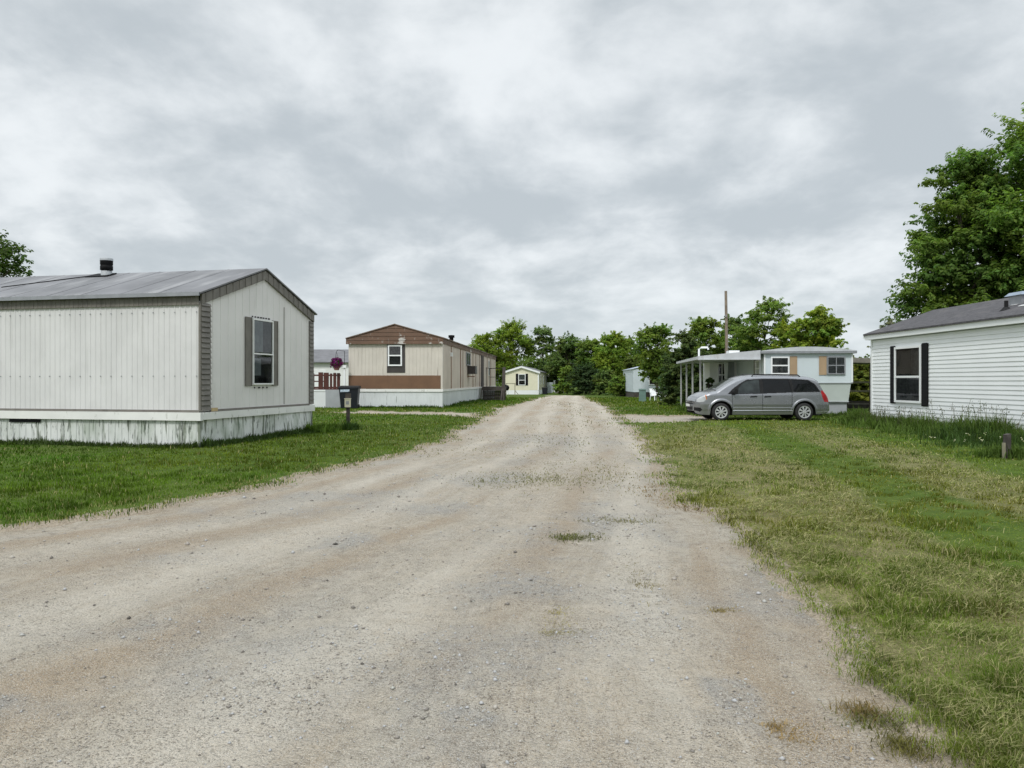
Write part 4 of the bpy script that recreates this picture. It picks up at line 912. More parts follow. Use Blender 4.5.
def cls(x, z):
    if inpoly(x, z, GF): return 'glass_front'
    if inpoly(x, z, GS): return 'glass_mid'
    if inpoly(x, z, GR): return 'glass_rear'
    if inpoly(x, z, DLO): return 'window_surround'
    if inpoly(x, z, AMB): return 'amber'
    if inpoly(x, z, HL): return 'headlight'
    if inpoly(x, z, TL): return 'taillight'
    if inpoly(x, z, FG_): return 'intake'
    for s in SEAMS:
        if abs(x - s) < .006 and .36 < z < 1.03: return 'seam'
    if 1.43 < x < 2.53 and .40 < z: return 'front_door' if z < 1.2 else 'body'
    if 2.53 < x < 3.60 and .40 < z: return 'sliding_door' if z < 1.2 else 'body'
    return 'body'
cols = [[(x, zb_(x) + (ip(TOP, x) - zb_(x)) * j / NV) for j in range(NV + 1)] for x in xs]
for s in (-1, 1):
    for i in range(len(xs) - 1):
        for j in range(NV):
            q_ = [cols[i][j], cols[i + 1][j], cols[i + 1][j + 1], cols[i][j + 1]]
            cx = sum(p[0] for p in q_) / 4; cz = sum(p[1] for p in q_) / 4; k = cls(cx, cz)
            ins = {'glass_front': .012, 'glass_mid': .012, 'glass_rear': .012, 'seam': .02, 'intake': .03}.get(k, 0)
            pts = [(x, s * (wz_(x, z) - ins), z) for x, z in q_]
            if k in ('headlight', 'taillight', 'amber', 'front_door', 'sliding_door'): k = (k, s)
            if k == 'seam': k = ('seam', s, min(SEAMS, key=lambda q: abs(q - cx)))
            if k == 'intake': k = (k, s)
            pm(k).add(pts if s < 0 else pts[::-1], [(0, 1, 2, 3)])
NJ = 12
def crossrow(x):
    zt = ip(TOP, x); w_ = wz_(x, zt); cr = .05 if x > .1 else .02
    return [(x, -w_ + 2 * w_ * j / NJ, zt + cr * (1 - (2 * j / NJ - 1) ** 2)) for j in range(NJ + 1)]
for i in range(len(xs) - 1):
    a, b = crossrow(xs[i]), crossrow(xs[i + 1]); xm = (xs[i] + xs[i + 1]) / 2
    for j in range(NJ):
        k = 'body'
        if .93 < xm < 1.60 and 0 < j < NJ - 1: k = 'windshield'
        if .88 < xm < .93 and 0 < j < NJ - 1: k = 'window_surround'
        if 4.62 < xm < 4.80 and 0 < j < NJ - 1: k = 'rear_window'
        pm(k).add([a[j], b[j], b[j + 1], a[j + 1]], [(0, 1, 2, 3)])
for x, sg in ((0, -1), (5.03, 1)):
    for jz in range(16):
        z0 = zb_(x) + (ip(TOP, x) - zb_(x)) * jz / 16; z1 = zb_(x) + (ip(TOP, x) - zb_(x)) * (jz + 1) / 16
        for j in range(NJ):
            y0, y1 = -1 + 2 * j / NJ, -1 + 2 * (j + 1) / NJ
            P_ = lambda y, z: (x + sg * .10 * (1 - y * y), y * wz_(x, z), z)
            k = 'body'
            if sg < 0 and z0 < .50 and 0 < j < NJ - 1 and z0 > .37: k = 'lower_grille'
            pm(k).add([P_(y0, z0), P_(y1, z0), P_(y1, z1), P_(y0, z1)], [(0, 1, 2, 3)])
bo = parts['body'].build('body', M['vanpaint'], h, True)
for nme, key, mm in (('side_window', 'glass_front', 'vanglass_light'), ('side_window', 'glass_mid', 'vanglass'), ('side_window', 'glass_rear', 'vanglass'), ('window_surround', 'window_surround', 'plastic'), ('windshield', 'windshield', 'vanglass_light'), ('rear_window', 'rear_window', 'vanglass')):
    parts[key].build(nme, M[mm], h, True)
for s in (-1, 1):
    for key, mm in (('headlight', 'headlamp'), ('taillight', 'redlens')): 
        lo = parts[(key, s)].build(key, M[mm], h, True)
        if key == 'headlight': parts[('amber', s)].build('turn_signal', M['amber'], lo, True)
    for sm_ in SEAMS: parts[('seam', s, sm_)].build('door_seam', M['plastic'], h, True)
    parts[('intake', s)].build('air_intake', M['plastic'], h, True)
    for key, hx in (('front_door', (2.09, 2.32)), ('sliding_door', (2.46 + .14, 2.71 + .12))):
        d_ = parts[(key, s)].build(key, M['vanpaint'], h, True)
        m = MB(); y = s * (wz_(hx[0], .88) + .012); m.tube([(hx[0], y - s * .02, .865), (hx[0] + .03, y + s * .012, .885), (hx[1] - .03, y + s * .012, .893), (hx[1], y - s * .02, .885)], .021, 8); m.build('door_handle', M['plastic'], d_)
    m = MB(); y = s * .93; m.add([], []) 
    m.hexa([(1.40, y + s * .0, .985), (1.46, y + s * .22, 1.0), (1.58, y + s * .22, 1.0), (1.55, y, .985), (1.43, y, 1.10), (1.47, y + s * .22, 1.155), (1.59, y + s * .22, 1.155), (1.57, y, 1.10)]); m.build('mirror', M['plastic'], h)
    m = MB(); m.tube([(2.20, s * .70, 1.60), (2.26, s * .70, 1.678), (3.1, s * .70, 1.685), (3.9, s * .70, 1.668), (3.98, s * .70, 1.60)], .022, 8); m.build('roof_rail', M['plastic'], h)
    m = MB(); m.hexa([(1.45, s * .945, .365), (3.62, s * .945, .365), (3.62, s * .967, .365), (1.45, s * .967, .365), (1.45, s * .945, .392), (3.62, s * .945, .392), (3.62, s * .962, .392), (1.45, s * .962, .392)]); m.build('sill_trim', M['chrome'], h)
    m = MB(); m.hexa([(4.5, s * .90, .30), (4.94, s * .84, .33), (4.94, s * .875, .33), (4.5, s * .935, .30), (4.5, s * .90, .325), (4.94, s * .84, .35), (4.94, s * .878, .35), (4.5, s * .938, .325)]); m.build('bumper_trim', M['chrome'], h)
parts['lower_grille'].build('lower_grille', M['plastic'], h, True)
m = MB(); m.box(.35, 4.75, -.78, .78, .20, .75); m.build('underbody', M['black'], h)
m = MB(); 
for z in (.625, .685): m.box(-.112, -.07, -.42, .42, z, z + .022)
m.build('grille', M['plastic'], h)
m = MB(); m.box(-.125, -.10, -.24, .24, .505, .60); m.build('front_plate', M['white'], h)
for c in WH:
    for s in (-1, 1):
        y0 = s * .95; k = -s
        m = MB(); m.lathe([(.19, 0), (.225, -.012 * k), (.30, -.008 * k), (.322, .02 * k), (.328, .06 * k), (.328, .18 * k), (.30, .21 * k), (.15, .21 * k)], (c, y0, .325), 40, 'y')
        wh = m.build('wheel', None, h, True); wh.data.materials.append(M['rubber'])
        m = MB(); m.lathe([(0, .085 * k), (.205, .085 * k), (.205, .16 * k)], (c, y0, .325), 28, 'y'); m.build('rim_back', M['black'], wh)
        m = MB(); m.lathe([(.188, .03 * k), (.192, -.010 * k), (.222, -.014 * k), (.228, .01 * k)], (c, y0, .325), 40, 'y'); m.lathe([(0, -.02 * k), (.045, -.02 * k), (.058, .0), (.06, .04 * k)], (c, y0, .325), 20, 'y')
        for q_ in range(8):
            a = q_ * math.pi / 4 + .3; ca, sa = math.cos(a), math.sin(a)
            def P_(r, t, y): return (c + ca * r - sa * t, y0 + y, .325 + sa * r + ca * t)
            m.add([P_(.04, -.014, -.016 * k), P_(.04, .014, -.016 * k), P_(.195, .034, -.008 * k), P_(.195, -.034, -.008 * k), P_(.04, -.016, .03 * k), P_(.04, .016, .03 * k), P_(.195, .036, .03 * k), P_(.195, -.036, .03 * k)],
                  [(0, 1, 2, 3), (0, 3, 7, 4), (1, 5, 6, 2)])
        m.build('hubcap', M['hubcap'], wh)

for o_ in [c for c in h.children if c.type == 'MESH'] + [d for c in h.children for d in c.children]:
    for v in o_.data.vertices:
        if v.co.x < .6: v.co.x += .13 * (1 - v.co.x / .6)

# ================================================================== trees
def tree(name, label, x, y, height, rad, zlow, seed, col, leaf=.16, ncl=34, nlf=360, shape='oval', group=None, trunk=.18, clr=.30, hue=.25, zbase=None, ry=None, cat='tree', droop=0.0):
    rng = np_rng(seed); z0 = gz(x, y) if zbase is None else zbase; ry = ry or rad
    h = empty(name, (x, y, z0), 0, label, cat, group)
    cl = []
    while len(cl) < ncl:
        t = rng.random()
        rr = {'oval': math.sin(math.pi * (.10 + .82 * t)) ** .7, 'cone': (1.02 - t) ** .62 * (1 if t > .1 else .85), 'round': math.sqrt(max(0, 1 - (2 * t - .9) ** 2 / 1.25)), 'dome': math.sqrt(max(0, 1.03 - t * t))}[shape]
        a = rng.uniform(0, 2 * math.pi); r = rr * math.sqrt(rng.uniform(.10, 1.0)) * (1 - clr * .55)
        r *= 1 + .25 * (vnoise(a * 1.3, t * 3 + seed, seed) - .5)
        z = zlow + (height - zlow) * (t * (1 - clr * .22) + clr * .08)
        c = np.array([math.cos(a) * r * rad, math.sin(a) * r * ry, z])
        if all(np.linalg.norm((c - e[0]) / [rad, ry, (height - zlow) / 2]) > .13 for e in cl): cl.append((c, clr * min(rad, (height - zlow) * .6) * rng.uniform(.65, 1.25)))
    Vs, Qs, Ts = [], [], []; n0 = 0
    for c, cr in cl:
        n = int(nlf * (cr / (clr * min(rad, (height - zlow) * .6))) ** 2 * rng.uniform(.75, 1.2)) + 8
        d = rng.normal(size=(n, 3)); d /= np.linalg.norm(d, axis=1, keepdims=True)
        # twig-like sprays: leaves gather along a few spokes of each clump
        ns = max(6, n // 26); sp_ = rng.normal(size=(ns, 3)); sp_[:, 2] = sp_[:, 2] * .7 + .12; sp_ /= np.linalg.norm(sp_, axis=1, keepdims=True)
        k = rng.integers(0, ns, n); rr = rng.random((n, 1)) ** .55 * rng.uniform(.6, 1.55, (ns, 1))[k]
        P = c + (sp_[k] * rr + d * .22 * (1.1 - .5 * rr)) * cr * [1.1, 1.1, .85]
        P[:, 2] -= droop * cr * (rr[:, 0] ** 2) * 1.4
        Nn = d * .8 + sp_[k] * .35 + [0, 0, .8]
        V, Q = leaf_quads(P, Nn, leaf, rng, .62)
        tone = rng.uniform(.78, 1.25); hs = rng.normal() * hue
        t = np.array(col)[None] * tone * rng.uniform(.72, 1.32, (n, 1)); t[:, 0] *= np.clip(1 + .25 * hs, .75, 1.2) + rng.normal(size=n) * .07; t[:, 2] *= 1 - .3 * hs
        Vs.append(V); Qs.append(Q + n0); Ts.append(np.repeat(np.hstack([np.clip(t, .004, .6), np.ones((n, 1))]), 4, 0)); n0 += len(V)
    o = np_mesh('crown', np.vstack(Vs), np.vstack(Qs), M['leaf'], {'tint': ('FLOAT_COLOR', np.vstack(Ts))}); o.parent = h
    m = MB(); hz = zlow + (height - zlow) * .62
    wob = [(rng.normal() * .05 * rad, rng.normal() * .05 * rad) for _ in range(5)]
    tp = [(wob[i][0] * i / 4, wob[i][1] * i / 4, -.3 + (hz + .3) * i / 4) for i in range(5)]
    m.tube(tp, [trunk * 1.25, trunk, trunk * .8, trunk * .55, trunk * .25], 10)
    for c, cr in cl[:: max(1, ncl // 16)]:
        f = min(.9, max(.22, (c[2] - .35 * rad) / hz)); i = int(f * 4); u = f * 4 - i
        b = Vector(tp[i]).lerp(Vector(tp[min(i + 1, 4)]), u); e = Vector(c)
        mid = b.lerp(e, .5) + Vector((0, 0, -.06 * (e - b).length))
        m.tube([b, mid, e], [trunk * .38, trunk * .22, trunk * .07], 6)
    m.build('trunk', M['bark'], h)
    return h
G1, G2, G3, G4 = (.175, .255, .055), (.150, .215, .068), (.22, .30, .050), (.100, .145, .055)
tree('tree', 'broad leafy tree showing over the roof at the left edge', -26.6, 38, 8.9, 3.2, 2.6, 11, (.09, .14, .04), .17, 46, 460, 'oval', None, .22)
tree('maple_tree', 'full dark green tree with rounded crown rising behind the white home', 20.25, 34, 11.8, 2.6, 3.0, 21, (.135, .215, .052), .165, 120, 640, 'dome', 'large trees behind the white home', .26, .30)
tree('maple_tree', 'tallest tree, at the right edge, partly out of view', 23.0, 32.5, 12.8, 3.4, 3.0, 23, (.145, .23, .052), .165, 130, 640, 'oval', 'large trees behind the white home', .3, .28)
tree('sapling', 'thin pale willowy tree just left of the white home roof', 22.7, 46, 6.3, 1.15, 3.0, 25, (.20, .22, .15), .14, 18, 110, 'round', None, .05, .34)
BG = 'trees behind the homes'
bgt = [('bright green tree over the end of the long beige home', 485, 130, 333, 20, G3), ('tall light green tree behind the cream home, left of the pair', 512, 133, 321, 21, G3), ('tall grey-green tree right behind the cream home', 542, 136, 325, 19, G2),
       ('dark tree right of the cream home porch', 568, 122, 337, 18, G2), ('mid green tree behind the end of the road', 590, 118, 336, 17, G1), ('light green tree right of the road end', 612, 112, 334, 18, G3), ('grey-green tree between road end and dark bush', 628, 120, 338, 14, G1)]
for i, (lb, px, Y, pt, pr, c) in enumerate(bgt):
    s = Y / F; X = (px - CX) * s; z0 = gz(X, Y)
    tree('tree', lb, X, Y, CAMH + (CY - pt) * s - z0, pr * s * 1.12, .8, 40 + i, c, .27, 62, 430, 'oval', BG, .2, .30)
mid = [('young light tree standing over the dark bush', 657, 74, 327, 21, G1, 1.5), ('leafy tree left of the utility pole', 704, 63, 318, 24, G1, 1.2), ('tallest tree of the row, right of the utility pole', 765, 66, 300, 27, G1, 1.2), ('dark tree just behind the utility pole', 735, 70, 316, 22, G2, 1.2), ('bright yellow-green tree over the right end of the trailer', 820, 53, 309, 24, G3, 1.6), ('low bright green tree over the middle of the trailer', 792, 56, 326, 22, G3, 1.2)]
for i, (lb, px, Y, pt, pr, c, zl) in enumerate(mid):
    s = Y / F; X = (px - CX) * s; z0 = gz(X, Y)
    tree('tree', lb, X, Y, CAMH + (CY - pt) * s - z0, pr * s * 1.15, zl, 60 + i, c, .21, 52, 340, 'oval', BG, .14, .30)
shr = [('dark glossy bush beside the metal awning', 686, 44.5, 333, 24, G4, .05, 56, .15), ('small dark bush under the awning by the side room', 709, 36.8, 377, 9, G4, 0, 16, .12), ('dark lower bush behind the awning posts', 700, 42.5, 350, 15, G4, .05, 30, .15), ('yellow-green weeping bush by the road end', 633, 94, 356, 12, (.12, .15, .035), .1, 24, .24),
       ('grey-green bushy shrub at the end of the road', 585, 104, 366, 17, (.06, .095, .04), 0, 30, .24), ('low dark shrub at the end of the road', 606, 101, 371, 15, G2, 0, 26, .24), ('rounded shrub beside the cream home porch', 567, 108, 368, 11, G1, 0, 22, .24),
       ('olive shrub behind the rail fence', 858, 43.5, 362, 22, (.20, .225, .045), 0, 36, .15), ('green shrub behind the trailer, under the bright tree', 836, 49, 348, 20, G1, .2, 28, .16), ('dark shrub left of the road end trees', 550, 126, 360, 16, G4, 0, 22, .28), ('small shrub in front of the distant blue home', 620, 88, 374, 12, G1, 0, 20, .2)]
for i, (lb, px, Y, pt, pr, c, zl, nc, lf) in enumerate(shr):
    s = Y / F; X = (px - CX) * s; z0 = gz(X, Y)
    tree('shrub', lb, X, Y, CAMH + (CY - pt) * s - z0, pr * s * 1.1, zl, 80 + i, c, lf, int(nc * 1.4), 360, 'dome', 'shrubs behind the homes', .07, .34, cat='shrub')
tree('spruce_tree', 'small dark pointed tree top above the flower basket', -16.0, 71, 4.6, .75, .8, 95, (.022, .035, .02), .16, 20, 120, 'cone', None, .08, .3)
# far-off wood closing the view
rng = np_rng(5); n = 30000
X = rng.uniform(-75, 120, n); Y = rng.uniform(150, 172, n); hh = 4.2 + 5.0 * fbm(X * .12, Y * .05, 71, 3)
P = np.stack([X, Y, gz(0, 160) + rng.random(n) ** .7 * hh], 1); d = rng.normal(size=(n, 3)) + [0, -.3, .6]
V, Q = leaf_quads(P, d, .75, rng, .7); t = np.array([[.13, .19, .055]]) * rng.uniform(.6, 1.5, (n, 1)) * (0.7 + .6 * fbm(X * .3, P[:, 2] * .3, 73, 2))[:, None]
o = np_mesh('distant_wood', V, Q, M['leaf'], {'tint': ('FLOAT_COLOR', np.repeat(np.hstack([t, np.ones((n, 1))]), 4, 0))}); tag(o, 'distant band of woodland behind the homes', 'woodland', kind='stuff')

# ================================================================== grass
def blades(P, hgt, wd, ang, lean, tint):
    n = len(P); dx = np.cos(ang)[:, None] * np.array([[1, 0, 0]]) + np.sin(ang)[:, None] * np.array([[0, 1, 0]])
    sd2 = np.stack([-np.sin(ang), np.cos(ang), np.zeros(n)], 1) * (wd / 2)[:, None]
    up = np.array([[0, 0, 1.0]]); hh = hgt[:, None]; l = lean[:, None]
    mid_ = P + dx * hh * .35 * l + up * hh * .6 * np.sqrt(np.clip(1 - .3 * l * l, .1, 1)); tip = P + dx * hh * 1.05 * l + up * hh * np.clip(1.05 - .45 * l * l, .12, 1.1)
    V = np.stack([P - sd2, P + sd2, mid_ - sd2 * .8, mid_ + sd2 * .8, tip], 1).reshape(-1, 3)
    b = np.arange(n)[:, None] * 5
    T = np.concatenate([b + [0, 1, 3], b + [0, 3, 2], b + [2, 3, 4]], 0)
    return V, T, np.repeat(np.hstack([tint, np.ones((n, 1))]), 5, 0)
def footprint(x, y):   # inside a home or the van
    r = np.zeros(x.shape, bool)
    for ox, oy, rz, x0, x1, y0, y1 in ((-6.80, 16.57, math.atan2(5.09, 1.11), 0, 5.2, 0, 14), (-8.85, 41.16, math.atan2(-.07, .9975), 0, 5.13, 0, 31), (11.84, 25, 0, 0, 4.3, -20, 0), (10.44, 31.5, -.12, .1, 3.3, .15, 13)):
        c, s = math.cos(rz), math.sin(rz); u = (x - ox) * c + (y - oy) * s; v = -(x - ox) * s + (y - oy) * c
        r |= (u > x0) & (u < x1) & (v > y0) & (v < y1)
    return r
rng = np_rng(77)
N = 760000
r = 2.4 * (1 - rng.random(N) * (1 - (2.4 / 75) ** .55)) ** (-1 / .55)       # density falls with distance
a = np.radians(rng.uniform(-42, 42, N)); X = np.sin(a) * r; Y = np.cos(a) * r
sdv = road_sd(X, Y); edge = .20 + .04 * sstep(4, 14, r) + (.05 + .09 * sstep(4, 14, r)) * rng.normal(size=N) + .16 * (fbm(X * 5, Y * 5, 87, 2) - .5)
ok = (sdv < edge) & ~footprint(X, Y); X, Y, r, sdv = X[ok], Y[ok], r[ok], sdv[ok]
st = straw_zone(X, Y); n = len(X); right = (X > .5) & (Y < 29)
tuft = fbm(X * 2.2, Y * 2.2, 81, 3)
hg = np.where(right, rng.uniform(.04, .105, n) * (.45 + 1.1 * tuft), rng.uniform(.035, .075, n) * (.7 + .7 * tuft))
t2 = fbm(X * 4.2 + 3, Y * 4.2, 89, 3); hg *= np.where(right, .48 + .72 * sstep(.40, .68, t2), .8 + .5 * sstep(.4, .7, t2))
hg *= np.where(right & (st < .3), .75, 1); hg *= np.where(sdv > -.1, .65, 1)
wdt = np.maximum(.0030, r * .0008) * rng.uniform(.7, 1.3, n)
hg = np.maximum(hg, r * .0022)
flow_a = np.arctan2(-.25, 1.0) + rng.normal(size=n) * 1.3
ln = np.where(right, rng.uniform(.35, 1.35, n), rng.uniform(.1, .8, n)); ln = np.where(right & (st < .3), rng.uniform(.2, .9, n), ln)
gcol = np.where(right[:, None], np.array([[.140, .195, .026]]), np.array([[.082, .142, .012]])) * rng.uniform(.65, 1.4, (n, 1)) * (.60 + .8 * fbm(X * .7, Y * .7, 83, 4))[:, None]
gcol = gcol * (1 - .0) ; big = fbm(X * .35, Y * .35, 85, 2)[:, None]; gcol[:, :1] *= .62 + .85 * big
scol = np.array([[.36, .325, .16]]) * rng.uniform(.55, 1.3, (n, 1))
gcol = gcol * (1.18 - .55 * sstep(.42, .66, t2))[:, None]
isst = rng.random(n) < np.where(right, .05 + .20 * st, .05 + .25 * (sdv > -.25))
tint = np.where(isst[:, None], scol, gcol)
# reddish dry spot in the right foreground turf
red = sstep(.55, .1, np.hypot(X - 3.1, Y - 4.6)) * rng.random(n); tint = tint * (1 - .4 * red[:, None]) + np.array([[.22, .14, .07]]) * .4 * red[:, None]
zg = H(X, Y) - .01
V, T, C = blades(np.stack([X, Y, zg], 1), hg, wdt, rng.uniform(0, 6.283, n), ln, tint)
o = np_mesh('grass', V, T, M['grass'], {'tint': ('FLOAT_COLOR', C)}); tag(o, 'mown green grass of the lawns on both sides of the road', 'grass', kind='stuff')
# cut clippings lying on the right verge
rng = np_rng(78); N = 300000
r = 2.4 * (1 - rng.random(N) * (1 - (2.4 / 32) ** .8)) ** (-1 / .8); a = np.radians(rng.uniform(0, 42, N)); X = np.sin(a) * r; Y = np.cos(a) * r
sdv = road_sd(X, Y); st = straw_zone(X, Y) * sstep(.34, .66, fbm(X * 1.9, Y * 1.9, 91, 4)) * (.9 - .6 * sstep(9.0, 4.0, r)); ok = (sdv < .10 + .25 * rng.random(N) ** 3) & (rng.random(N) < .05 + .95 * st) & (X > .4) & ~footprint(X, Y); X, Y, r = X[ok], Y[ok], r[ok]; n = len(X)
ln = rng.uniform(.025, .095, n) * (1 + r * .02); an = rng.normal(size=n) * .9 + (.35 if True else 0); wd = np.maximum(.0018, r * .00055)
cl_ = fbm(X * 5, Y * 5, 93, 2); z = H(X, Y) + .03 + .07 * rng.random(n) * cl_ * 1.6
D = np.stack([np.cos(an), np.sin(an), rng.normal(size=n) * .22], 1) * (ln / 2)[:, None]; S = np.stack([-np.sin(an), np.cos(an), rng.normal(size=n) * .3], 1) * (wd / 2)[:, None]; P = np.stack([X, Y, z], 1)
bend = np.stack([np.zeros(n), np.zeros(n), rng.uniform(0, .3, n) * ln], 1)
V = np.stack([P - D - S, P - D + S, P + bend - S, P + bend + S, P + D], 1).reshape(-1, 3); b = np.arange(n)[:, None] * 5; T = np.concatenate([b + [0, 1, 3], b + [0, 3, 2], b + [2, 3, 4]], 0)
t = np.where(rng.random((n, 1)) < .5, np.array([[.17, .205, .055]]), np.array([[.34, .32, .155]])) * rng.uniform(.55, 1.35, (n, 1))
o = np_mesh('grass_clippings', V, T, M['grass'], {'tint': ('FLOAT_COLOR', np.repeat(np.hstack([t, np.ones((n, 1))]), 5, 0))}); tag(o, 'straw-coloured cut grass clippings lying over the right verge', 'clippings', kind='stuff')

# weeds along the walls
rng = np_rng(79); PX, PY, PH, PT = [], [], [], []
def weeds(p0, p1, width, n, h0, h1, col, side=1):
    p0 = np.array(p0); p1 = np.array(p1); d = p1 - p0; L_ = np.linalg.norm(d); d /= L_; nn = np.array([d[1], -d[0]]) * side
    u = rng.random(n) * L_; v = np.abs(rng.normal(size=n)) * width * .55 * (.5 + .9 * vnoise(u * .9, u * 0, 7))
    X = p0[0] + d[0] * u + nn[0] * v; Y = p0[1] + d[1] * u + nn[1] * v
    hh = rng.uniform(h0, h1, n) * (.25 + 1.4 * fbm(u * 1.6, v * 2, 8, 3)) * np.clip(1.15 - v / (width * 1.6), .3, 1)
    PX.append(X); PY.append(Y); PH.append(hh); PT.append(np.array([col]) * rng.uniform(.6, 1.45, (n, 1)) * (.7 + .6 * vnoise(u * 2, v * 3, 9))[:, None])
WG = (.098, .155, .036)
weeds((11.78, 25.6), (11.60, 9), 1.0, 19000, .22, .62, WG, 1); weeds((11.75, 19), (11.6, 9), 1.9, 9000, .2, .55, (.05, .09, .025), 1)
weeds((9.7, 13.5), (9.3, 14.6), .5, 1500, .15, .42, WG, -1); weeds((10.9, 12.4), (9.5, 13.6), .8, 3000, .15, .42, WG, -1); weeds((8.75, 14.4), (9.1, 14.3), .3, 350, .1, .25, WG)
gx, gy = 1.11 / 5.21, 5.09 / 5.21
weeds((-6.80, 16.57), (-6.80 - .977 * 13, 16.57 + .213 * 13), .40, 9000, .06, .20, (.06, .09, .03), -1); weeds((-6.80, 16.57), (-6.80 + gx * 5.2, 16.57 + gy * 5.2), .40, 5000, .07, .26, (.06, .10, .03), 1)
weeds((-5.75, 21.0), (-5.5, 22.6), .9, 2000, .10, .34, (.105, .175, .03), 1); weeds((-4.95, 22.2), (-4.7, 22.7), .3, 500, .12, .35, (.06, .11, .03), 1)
weeds((10.4, 31.35), (13.9, 30.95), .4, 1800, .1, .35, WG, 1); weeds((-8.85, 41.1), (-3.7, 40.75), .3, 1500, .08, .25, (.07, .12, .03), 1); weeds((-3.65, 40.8), (-2.4, 58), .3, 2500, .08, .25, (.07, .12, .03), 1)
weeds((8.0, 31.6), (8.9, 39.5), .5, 900, .1, .4, WG, -1)
X = np.concatenate(PX); Y = np.concatenate(PY); hh = np.concatenate(PH); t = np.vstack(PT); n = len(X); r = np.hypot(X, Y)
V, T, C = blades(np.stack([X, Y, H(X, Y) - .02], 1), hh, np.maximum(.008, r * .0009) * rng.uniform(.7, 1.6, n), rng.uniform(0, 6.283, n), rng.uniform(.1, .9, n), t)
o = np_mesh('tall_weeds', V, T, M['grass'], {'tint': ('FLOAT_COLOR', C)}); tag(o, 'uncut dark green weeds along the foot of the homes', 'weeds', kind='stuff')
# seed-head stalks and small white flowers against the white wall
rng = np_rng(80); m = MB(); Vs, Qs, Ts = [], [], []; n0 = 0
for k in range(150):
    y = rng.uniform(12, 24.2); x = 11.6 - abs(rng.normal()) * .28; z = gz(x, y); hh = rng.uniform(.45, .95) * (1.1 if y < 20 else .8)
    dx, dy = rng.normal() * .10, rng.normal() * .10
    m.tube([(x, y, z), (x + dx * .4, y + dy * .4, z + hh * .6), (x + dx, y + dy, z + hh)], [.006, .005, .003], 4, False)
    c = rng.integers(5, 14); P = np.stack([x + dx + rng.normal(size=c) * .035, y + dy + rng.normal(size=c) * .035, z + hh * (1 - .22 * rng.random(c))], 1)
    V, Q = leaf_quads(P, rng.normal(size=(c, 3)), .035, rng); Vs.append(V); Qs.append(Q + n0); n0 += len(V)
    Ts.append(np.tile(np.array([[.13, .11, .06, 1]]) if rng.random() < .6 else np.array([[.06, .09, .03, 1]]), (4 * c, 1)))
st_o = m.build('weed_stalks', mat('dry_stalk', (.09, .10, .045), .8, .3, 5, 0)); tag(st_o, 'thin tall stalks standing against the white lap siding', 'stalks', kind='stuff')
o = np_mesh('seed_heads', np.vstack(Vs), np.vstack(Qs), M['leaf'], {'tint': ('FLOAT_COLOR', np.vstack(Ts))}); tag(o, 'brown seed heads of the weeds against the white lap siding', 'seed heads', kind='stuff')
Pf = []
for (fx, fy) in ((9.1, 15.4), (9.3, 15.0), (8.95, 15.9), (9.55, 15.2), (9.8, 14.6), (9.25, 15.6)):
    for k in range(2): Pf.append((fx + rng.normal() * .12, fy + rng.normal() * .15, gz(fx, fy) + rng.uniform(.22, .40)))
Pf = np.array(Pf * 5) + rng.normal(size=(len(Pf) * 5, 3)) * .014; V, Q = leaf_quads(Pf, rng.normal(size=(len(Pf), 3)) + [0, -1, 1], .022, rng, .9)
o = np_mesh('white_flowers', V, Q, M['leaf'], {'tint': ('FLOAT_COLOR', np.tile([[.75, .73, .55, 1]], (len(V), 1)))}); tag(o, 'small pale wild flowers in the weeds near the white home', 'flowers', kind='stuff')
# tufts and dry straw on the gravel
rng = np_rng(81); PP, TT, HH = [], [], []
def rz_road(X, Y): return H(X, Y) - .035
for px, py, rx, ry, n, c, hh in [(574, 535.5, .26, .14, 500, (.12, .13, .04), .05), (618, 520, .42, .16, 500, (.17, .16, .07), .05), (558, 615, .10, .20, 800, (.30, .26, .10), .035), (556, 632, .17, .08, 450, (.30, .26, .10), .035), (552, 626, .26, .4, 350, (.28, .25, .11), .03),
        (531, 478, .9, .5, 1300, (.16, .16, .06), .06), (500, 452, 1.6, .6, 700, (.17, .17, .07), .05), (610, 470, .5, 1.2, 500, (.18, .17, .07), .05), (575, 408, 1.2, 3, 500, (.17, .17, .07), .06), (545, 468, .5, .9, 400, (.14, .14, .05), .05), (455, 476, .6, .35, 300, (.14, .14, .06), .05), (723, 608, .10, .09, 260, (.26, .21, .10), .025), (640, 574, .14, .5, 600, (.22, .19, .10), .03),
        (792, 729, .16, .10, 380, (.33, .23, .10), .025), (772, 720, .14, .05, 200, (.32, .23, .11), .025), (862, 706, .10, .10, 300, (.20, .15, .06), .05), (905, 740, .10, .10, 400, (.14, .13, .04), .05), (716, 497, .22, .18, 700, (.14, .10, .06), .06), (705, 505, .3, .2, 400, (.17, .12, .06), .04), (880, 716, .18, .10, 300, (.12, .13, .04), .05),
        (672, 492, .5, .8, 900, (.26, .18, .09), .03), (540, 440, 1.6, .8, 500, (.15, .15, .07), .06), (590, 425, 1.5, 1, 300, (.16, .15, .07), .06)]:
    x, y = at(px, py); X = x + rng.normal(size=n) * rx * .55; Y = y + rng.normal(size=n) * ry * .55 * max(1, y / 6)
    PP.append(np.stack([X, Y, rz_road(X, Y)], 1)); TT.append(np.array([c]) * rng.uniform(.5, 1.5, (n, 1))); HH.append(rng.uniform(.4, 1.2, n) * hh)
P = np.vstack(PP); t = np.vstack(TT); hh = np.concatenate(HH); n = len(P); r = np.hypot(P[:, 0], P[:, 1])
V, T, C = blades(P, hh, np.maximum(.0035, r * .0009) * rng.uniform(.7, 1.3, n), rng.uniform(0, 6.283, n), rng.uniform(.6, 1.5, n), t)
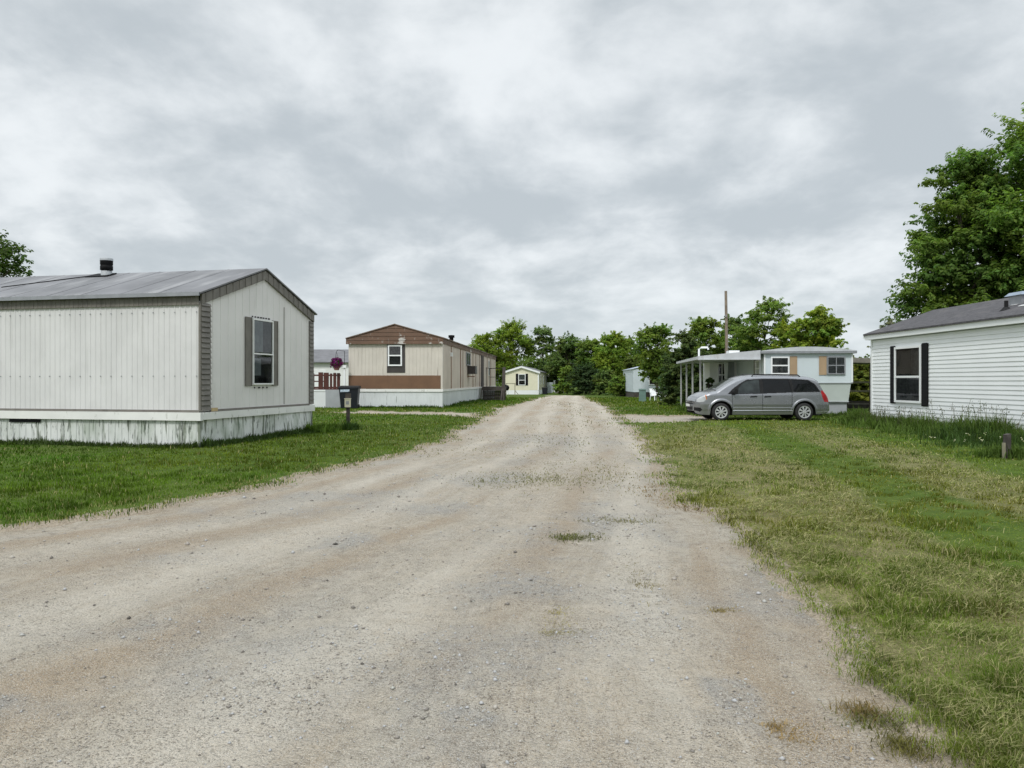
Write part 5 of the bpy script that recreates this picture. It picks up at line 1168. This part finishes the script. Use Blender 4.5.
o = np_mesh('dry_tufts', V, T, M['grass'], {'tint': ('FLOAT_COLOR', C)}); tag(o, 'small dry grass tufts scattered over the gravel road', 'grass tufts', kind='stuff')
# loose stones
rng = np_rng(82); N = 130000
r = 1.7 * (1 - rng.random(N) * (1 - (1.7 / 26) ** 1.1)) ** (-1 / 1.1); a = np.radians(rng.uniform(-44, 40, N)); X = np.sin(a) * r; Y = np.cos(a) * r
sdv = road_sd(X, Y); gm = .5 + .2 * grey_fn(X, Y); ok = (sdv > .12) & (rng.random(N) < .10 + .9 * sstep(.50, .68, gm)); X, Y, r = X[ok], Y[ok], r[ok]; n = len(X)
sz = np.exp(rng.normal(size=n) * .6) * .0036; sz = np.clip(sz, .002, .018) * np.clip(r / 5, .8, 1.6)
oct_ = np.array([[1, 0, 0], [0, 1, 0], [-1, 0, 0], [0, -1, 0], [0, 0, .7], [0, 0, -.7]]); fo = np.array([[0, 1, 4], [1, 2, 4], [2, 3, 4], [3, 0, 4], [1, 0, 5], [2, 1, 5], [3, 2, 5], [0, 3, 5]])
th = rng.uniform(0, 6.28, n); c, s = np.cos(th), np.sin(th); sc_ = rng.uniform(.6, 1.3, (n, 6, 3))
O = oct_[None] * sc_ * sz[:, None, None]; V = np.stack([O[..., 0] * c[:, None] - O[..., 1] * s[:, None], O[..., 0] * s[:, None] + O[..., 1] * c[:, None], O[..., 2]], -1)
qq = flow(X, Y); zz = H(X, Y) - .045 + .045 * (fbm(qq * 1.1, Y * .12, 41, 3) - .5) + .036 * (fbm(X * 2.2, Y * 2.2, 43, 4) - .5) + .020 * (fbm(X * 9, Y * 9, 47, 2) - .5) + .02 * sstep(.05, 1.2, road_sd(X, Y)) - .35 * sstep(.10, -.6, road_sd(X, Y)) + sz * .25
V += np.stack([X, Y, zz], 1)[:, None]; T = (fo[None] + 6 * np.arange(n)[:, None, None]).reshape(-1, 3)
t = np.array([[.40, .37, .33]]) * np.exp(rng.normal(size=(n, 1)) * .45); t = np.clip(t, .05, .42)
o = np_mesh('loose_gravel', V.reshape(-1, 3), T, M['stone'], {'tint': ('FLOAT_COLOR', np.repeat(np.hstack([t, np.ones((n, 1))]), 6, 0))}); tag(o, 'loose small stones lying on the dirt road', 'gravel', kind='stuff')
